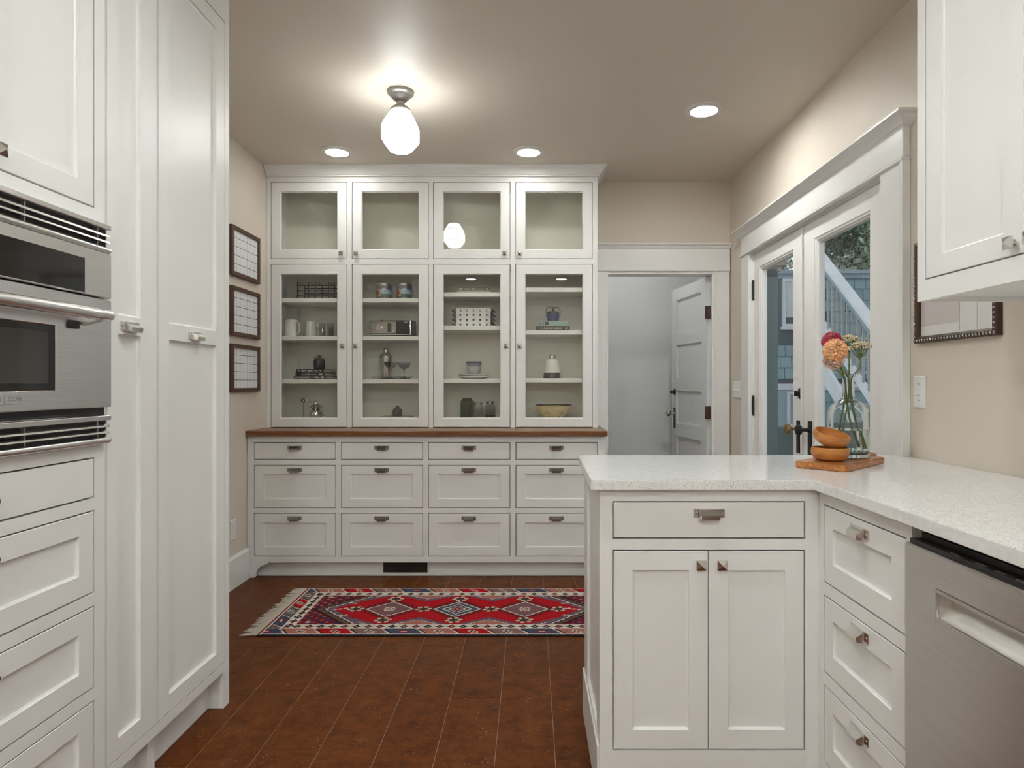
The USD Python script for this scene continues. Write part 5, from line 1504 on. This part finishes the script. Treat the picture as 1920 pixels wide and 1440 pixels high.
flower("crimson pink pompon flower at the top left of the vase bunch", (1559, 636), 2.235, (-.30, -.45, .75), .037, 130, .022, .010, "petal_crimson", 1, 2.6, .040, 2.4)
flower("large peach dahlia facing the room in the vase bunch", (1568, 655), 2.165, (-.15, -.9, .30), .039, 115, .030, .0125, "petal_peach", 2, -.4, .044, -1.6)
flower("drooping blush dahlia, lowest of the flowers in the vase", (1558, 678), 2.19, (-.75, -.25, -.45), .030, 80, .027, .011, "petal_blush", 3, .6, .046, 2.9)


def yarrow(label, pix, d, spread, seed, fa, fr_, na):
    h = np.array(at(pix[0], pix[1], d))
    g = np.random.default_rng(seed)
    t = thing("yarrow", label, "flower", h)
    root = h - (0, 0, .055)
    stems = [tube(stem_path(root, fa, fr_, na), .0026, 6)]
    dots = []
    for i in range(26):
        a, rr = i * 2.4, spread * math.sqrt((i + .5) / 26)
        tip = h + (rr * math.cos(a), rr * math.sin(a) * .8, .010 * g.random() - .5 * rr * rr / spread)
        stems.append(tube([root + (0, 0, .02 * g.random()), .45 * root + .55 * tip - (0, 0, .004), tip], .0010, 4))
        for _ in range(7):
            o = g.standard_normal(3) * (.0042, .0042, .0018)
            dots.append(ball(tip + o + (0, 0, .001), .0024 + .0010 * g.random(), 1))
    part(t, "stem", join(*stems), M["stem_green"])
    part(t, "florets", join(*dots), M["floret_cream"], kind="stuff")


yarrow("cream yarrow cluster behind the peach dahlia", (1592, 634), 2.24, .030, 5, 1.8, .040, .9)
yarrow("pale yellow yarrow cluster at the right of the vase bunch", (1613, 646), 2.20, .036, 6, -1.0, .050, .1)

# ================================================================ outdoors, through the french doors
M["siding"] = [noisy(f"blue_shingle_{'abc'[i]}", [(.3, tuple(.92 * x * k for x in (.225, .345, .375))), (.7, tuple(x * k for x in (.25, .38, .41)))], scale=(9, 9, 1.2), nscale=6, rough=.8) for i, k in enumerate((1.0, .93, 1.07))]
M["siding_base"] = mat("shingle_shadow_gap", (0.06, 0.085, 0.10), 0.9)
M["outtrim"] = mat("outdoor_white_trim", (0.62, 0.66, 0.69), 0.6)
M["bluetrim"] = mat("outdoor_blue_trim", (0.30, 0.39, 0.43), 0.6)
M["weathered"] = noisy("weathered_grey_wood", [(.3, (.36, .35, .34)), (.7, (.50, .49, .47))], scale=(4, 1, 12), nscale=5, rough=.8)
M["railwhite"] = noisy("worn_white_rail", [(.3, (.74, .75, .76)), (.7, (.84, .85, .86))], nscale=4, rough=.7)
M["curtain"] = noisy("white_curtain", [(.4, (.70, .72, .73)), (.6, (.80, .82, .83))], scale=(30, 1, 1), nscale=4, rough=.9)
M["patio"] = noisy("patio_concrete", [(.3, (.26, .26, .255)), (.7, (.34, .34, .33))], nscale=3, rough=.9)
structure("patio", box(XR + .15, 16, -6, 24, -.32, -.17), M["patio"], "grey concrete patio outside the french doors", "patio")

HY = 11.0
house = thing("neighbour_house", "blue shingled house wall with white trim seen beyond the outdoor stair", "house", (5.2, HY, -.17))
hx0, hx1, hz1 = 3.60, 6.9, 2.985
part(house, "wall", box(hx0, hx1, HY, HY + .2, -.17, hz1), M["siding_base"], smooth=False)
gs_ = random.Random(11)
wx0, wx1, wz0_, wz1_ = 4.27, 4.86, 2.16, 2.98
bz0, bz1 = 1.085, 1.195
z = 3.0 - .192
row = 0
far = []
while z > -.17:
    x = hx0 - gs_.random() * .15
    while x < hx1:
        w = .192 * gs_.choice((.9, 1.0, 1.0, 1.15))
        a, b = max(x, hx0), min(x + w - .011, hx1)
        x += w
        if b - a < .03 or (b > wx0 - .06 and a < wx1 + .06 and z + .19 > wz0_ - .2) or (z + .1 > bz0 - .08 and z + .1 < bz1 + .06):
            continue
        dep = .018 + .005 * gs_.random()
        m = hull([(a, HY, z + .004), (b, HY, z + .004), (a, HY - dep, z + .004), (b, HY - dep, z + .004), (a, HY, z + .186), (b, HY, z + .186), (a, HY - .006, z + .186), (b, HY - .006, z + .186)])
        seen = z > 1.5 or (a < 4.6)
        (part(house, "shingle", m, M["siding"][gs_.randrange(3)], smooth=False) if seen else far.append(m))
    z -= .192
    row += 1
part(house, "shingles", join(*far), M["siding"][0], kind="stuff", smooth=False)
part(house, "fascia", join(cbox(hx0 - .1, hx1 + .1, HY - .05, HY, 2.985, 3.06, .004), cbox(hx0 - .1, hx1 + .1, HY - .09, HY + .05, 3.06, 3.12, .004)), M["bluetrim"], smooth=False)
part(house, "belt_trim", cbox(hx0, hx1, HY - .06, HY, bz0, bz1, .005), M["outtrim"], smooth=False)
wn = part(house, "window_casing", face(rings(wx1 - wx0, wz1_ - wz0_, [(0, 0, 0, 0, 0), (0, 0, 0, 0, .05), (.05, .05, .05, .05, .05), (.05, .05, .05, .05, 0)], True), "S", wx0, wz0_, HY), M["outtrim"], smooth=False)
part(wn, "sill", cbox(wx0 - .03, wx1 + .03, HY - .09, HY, wz0_ - .05, wz0_ + .0, .004), M["outtrim"], smooth=False)
fold = [(wx0 + .06 + (wx1 - wx0 - .12) * q, HY - .024 + .016 * math.sin(q * 46)) for q in np.linspace(0, 1, 60)]
cv = np.array([(x, y, zq) for x, y in fold for zq in (wz0_ + .16, wz1_ - .05)])
cf = np.array([t for i in range(59) for t in ((2 * i, 2 * i + 2, 2 * i + 3), (2 * i, 2 * i + 3, 2 * i + 1))])
part(wn, "curtain", (cv, cf), M["curtain"], smooth=True)
part(wn, "pane", box(wx0 + .05, wx1 - .05, HY - .048, HY - .044, wz0_ + .05, wz1_ - .05), M["pane"], smooth=False)
part(house, "lower_panel", join(cbox(4.20, 4.9, HY - .045, HY, .42, 1.08, .004)), M["bluetrim"], smooth=False)
part(house, "lower_window", face(rings(.36, .60, [(0, 0, 0, 0, 0), (0, 0, 0, 0, .03), (.05, .05, .05, .05, .03), (.05, .05, .05, .05, 0)], True), "S", 4.34, .46, HY - .045), M["outtrim"], smooth=False)

ax_, rise = 3.9, .787


def rail_z(y):
    return 1.19 + .437 * 3.9 - rise * (8.64 - y)       # top of the handrail


stair = thing("outdoor_stair", "weathered grey wooden stair with white handrails rising outside the french doors", "staircase", (ax_, 7.9, -.17))
ya, yb = 5.3, 9.02


def slope_board(x0, x1, dz0, dz1, y0=ya, y1=yb):
    return hull([(x, y, rail_z(y) + dz) for x in (x0, x1) for y in (y0, y1) for dz in (dz0, dz1)])


for xo, nm in ((ax_, "near"),):
    part(stair, "handrail", slope_board(xo - .07, xo + .07, -.045, 0), M["railwhite"], label="worn white handrail board", smooth=False)
    part(stair, "rail_board", slope_board(xo - .022, xo + .022, -.165, -.046), M["weathered"] if nm == "far" else M["bluetrim"], smooth=False)
    part(stair, "bottom_rail", slope_board(xo - .03, xo + .03, -.95, -.845), M["railwhite"], label="worn white lower rail", smooth=False)
    y = ya + .1
    while y < yb - .05:
        zt_ = rail_z(y)
        part(stair, "baluster", box(xo - .012, xo + .012, y - .012, y + .012, zt_ - .88, zt_ - .11), M["weathered"], smooth=False)
        y += .128 if nm == "near" else .26
    for xs_ in (ax_, ax_ + 1.0):
        part(stair, "stringer", slope_board(xs_ - .025, xs_ + .025, -1.62, -1.36), M["railwhite"], smooth=False)
ny_ = int((yb - ya) / .262)
for i in range(ny_):
    y = ya + .15 + i * .262
    zt_ = rail_z(y) - 1.50
    if zt_ > -.1:
        part(stair, "tread", box(ax_ + .026, ax_ + .974, y - .14, y + .14, zt_ - .035, zt_), M["weathered"], smooth=False)
for xo in (ax_,):
    for y in (ya, yb):
        part(stair, "post", box(xo - .05, xo + .05, y - .05, y + .05, -.17, rail_z(y) + .02), M["weathered"], smooth=False)
part(stair, "landing", box(ax_ - .02, ax_ + 1.02, yb - .12, yb + .20, rail_z(yb) - 1.40, rail_z(yb) - 1.36), M["weathered"], smooth=False)

porch = thing("porch_post", "slate teal porch post with a beige cap and a low wall outside the far door", "porch post", (1.70, 4.80, -.17))
part(porch, "post", join(cbox(1.568, 1.815, 4.74, 4.99, -.17, 2.015, .006), cbox(1.60, 1.64, 4.733, 4.742, -.1, 2.0, .002)), M["slate_post"], smooth=False)
part(porch, "cap", cbox(1.566, 1.83, 4.72, 5.0, 2.016, 2.30, .006), M["beige_beam"], label="beige cap beam", smooth=False)
part(porch, "low_wall", cbox(1.816, 2.9, 4.78, 4.93, -.17, .868, .006), M["slate_post"], smooth=False)

# trees beyond the house
for nm, a, b in (("leaf_dark", (.04, .09, .055), (.10, .18, .10)), ("leaf_mid", (.16, .28, .17), (.28, .43, .26)), ("leaf_pale", (.52, .62, .52), (.78, .84, .74))):
    usdkit.material(stage, f"/World/Looks/{nm}", {"g": ("geometry", {}), "n": ("noise_texture", {"scale": 7.0}), "r": ("rgb_ramp", {"ramp": [(.3, a), (.7, b)]}), "d": ("principled_bsdf", {"roughness": .45}), "t": ("translucent_bsdf", {}), "m": ("mix_closure", {"fac": .3})},
                    [("g.position", "n.vector"), ("n.fac", "r.fac"), ("r.color", "d.base_color"), ("r.color", "t.color"), ("d.BSDF", "m.closure1"), ("t.BSDF", "m.closure2")], surface="m.closure")
    M[nm] = UsdShade.Material.Get(stage, f"/World/Looks/{nm}")
M["bark"] = noisy("pale_bark", [(.3, (.20, .18, .15)), (.7, (.36, .33, .29))], nscale=12, rough=.9)


def tree(label, c, rad, n, seed, trunk_base):
    g = np.random.default_rng(seed)
    t = thing("tree", label, "tree", trunk_base)
    c, rad = np.asarray(c, float), np.asarray(rad, float)
    br = [tube(bez(trunk_base, np.asarray(trunk_base) + (0, 0, 1.2), c - (0, 0, rad[2] * 1.1), c - (0, 0, rad[2] * .3), 10), np.linspace(.14, .07, 10), 8)]
    tips = []
    for i in range(34):
        d = g.standard_normal(3)
        d /= np.linalg.norm(d)
        tip = c + d * rad * g.uniform(.6, 1.0)
        b = c - (0, 0, rad[2] * .4) + g.standard_normal(3) * .15
        p = bez(b, b + (tip - b) * .3 + g.standard_normal(3) * .2, b + (tip - b) * .7 + g.standard_normal(3) * .25, tip, 9)
        br.append(tube(p, np.linspace(.026, .006, 9), 5))
        tips.append(p)
    part(t, "trunk", br[0], M["bark"])
    part(t, "branches", join(*br[1:]), M["bark"], kind="stuff")
    for nm, share in (("leaf_dark", .34), ("leaf_mid", .33), ("leaf_pale", .33)):
        k = int(n * share)
        d = g.standard_normal((k, 3))
        d /= np.linalg.norm(d, axis=1, keepdims=True)
        cl = g.standard_normal((60, 3))
        cl = cl / np.linalg.norm(cl, axis=1, keepdims=True) * g.uniform(.45, 1.0, (60, 1))
        pos = c + (cl[g.integers(0, 60, k)] + d * (.30 * g.random((k, 1)) ** .5)) * rad
        a = g.standard_normal((k, 3))
        a /= np.linalg.norm(a, axis=1, keepdims=True)
        b = np.cross(a, g.standard_normal((k, 3)))
        b /= np.linalg.norm(b, axis=1, keepdims=True)
        nn = np.cross(a, b)
        L = g.uniform(.055, .10, (k, 1))
        v = np.stack([pos - a * L, pos - b * L * .38 + nn * L * .12, pos + a * L, pos + b * L * .38 + nn * L * .12], 1).reshape(-1, 3)
        o = np.arange(k)[:, None] * 4
        part(t, "leaves", (v, np.vstack([o + (0, 1, 2), o + (0, 2, 3)])), M[nm], kind="stuff", smooth=False)


tree("pale leafed bushy tree rising over the blue shingled wall, right", (7.1, 13.4, 4.3), (1.25, 1.3, 1.7), 15000, 21, (7.1, 13.4, -.17))
tree("dark leafed tree behind the blue house, left of the stair", (4.1, 13.2, 4.1), (1.15, 1.2, 1.4), 9000, 22, (4.1, 13.4, -.17))
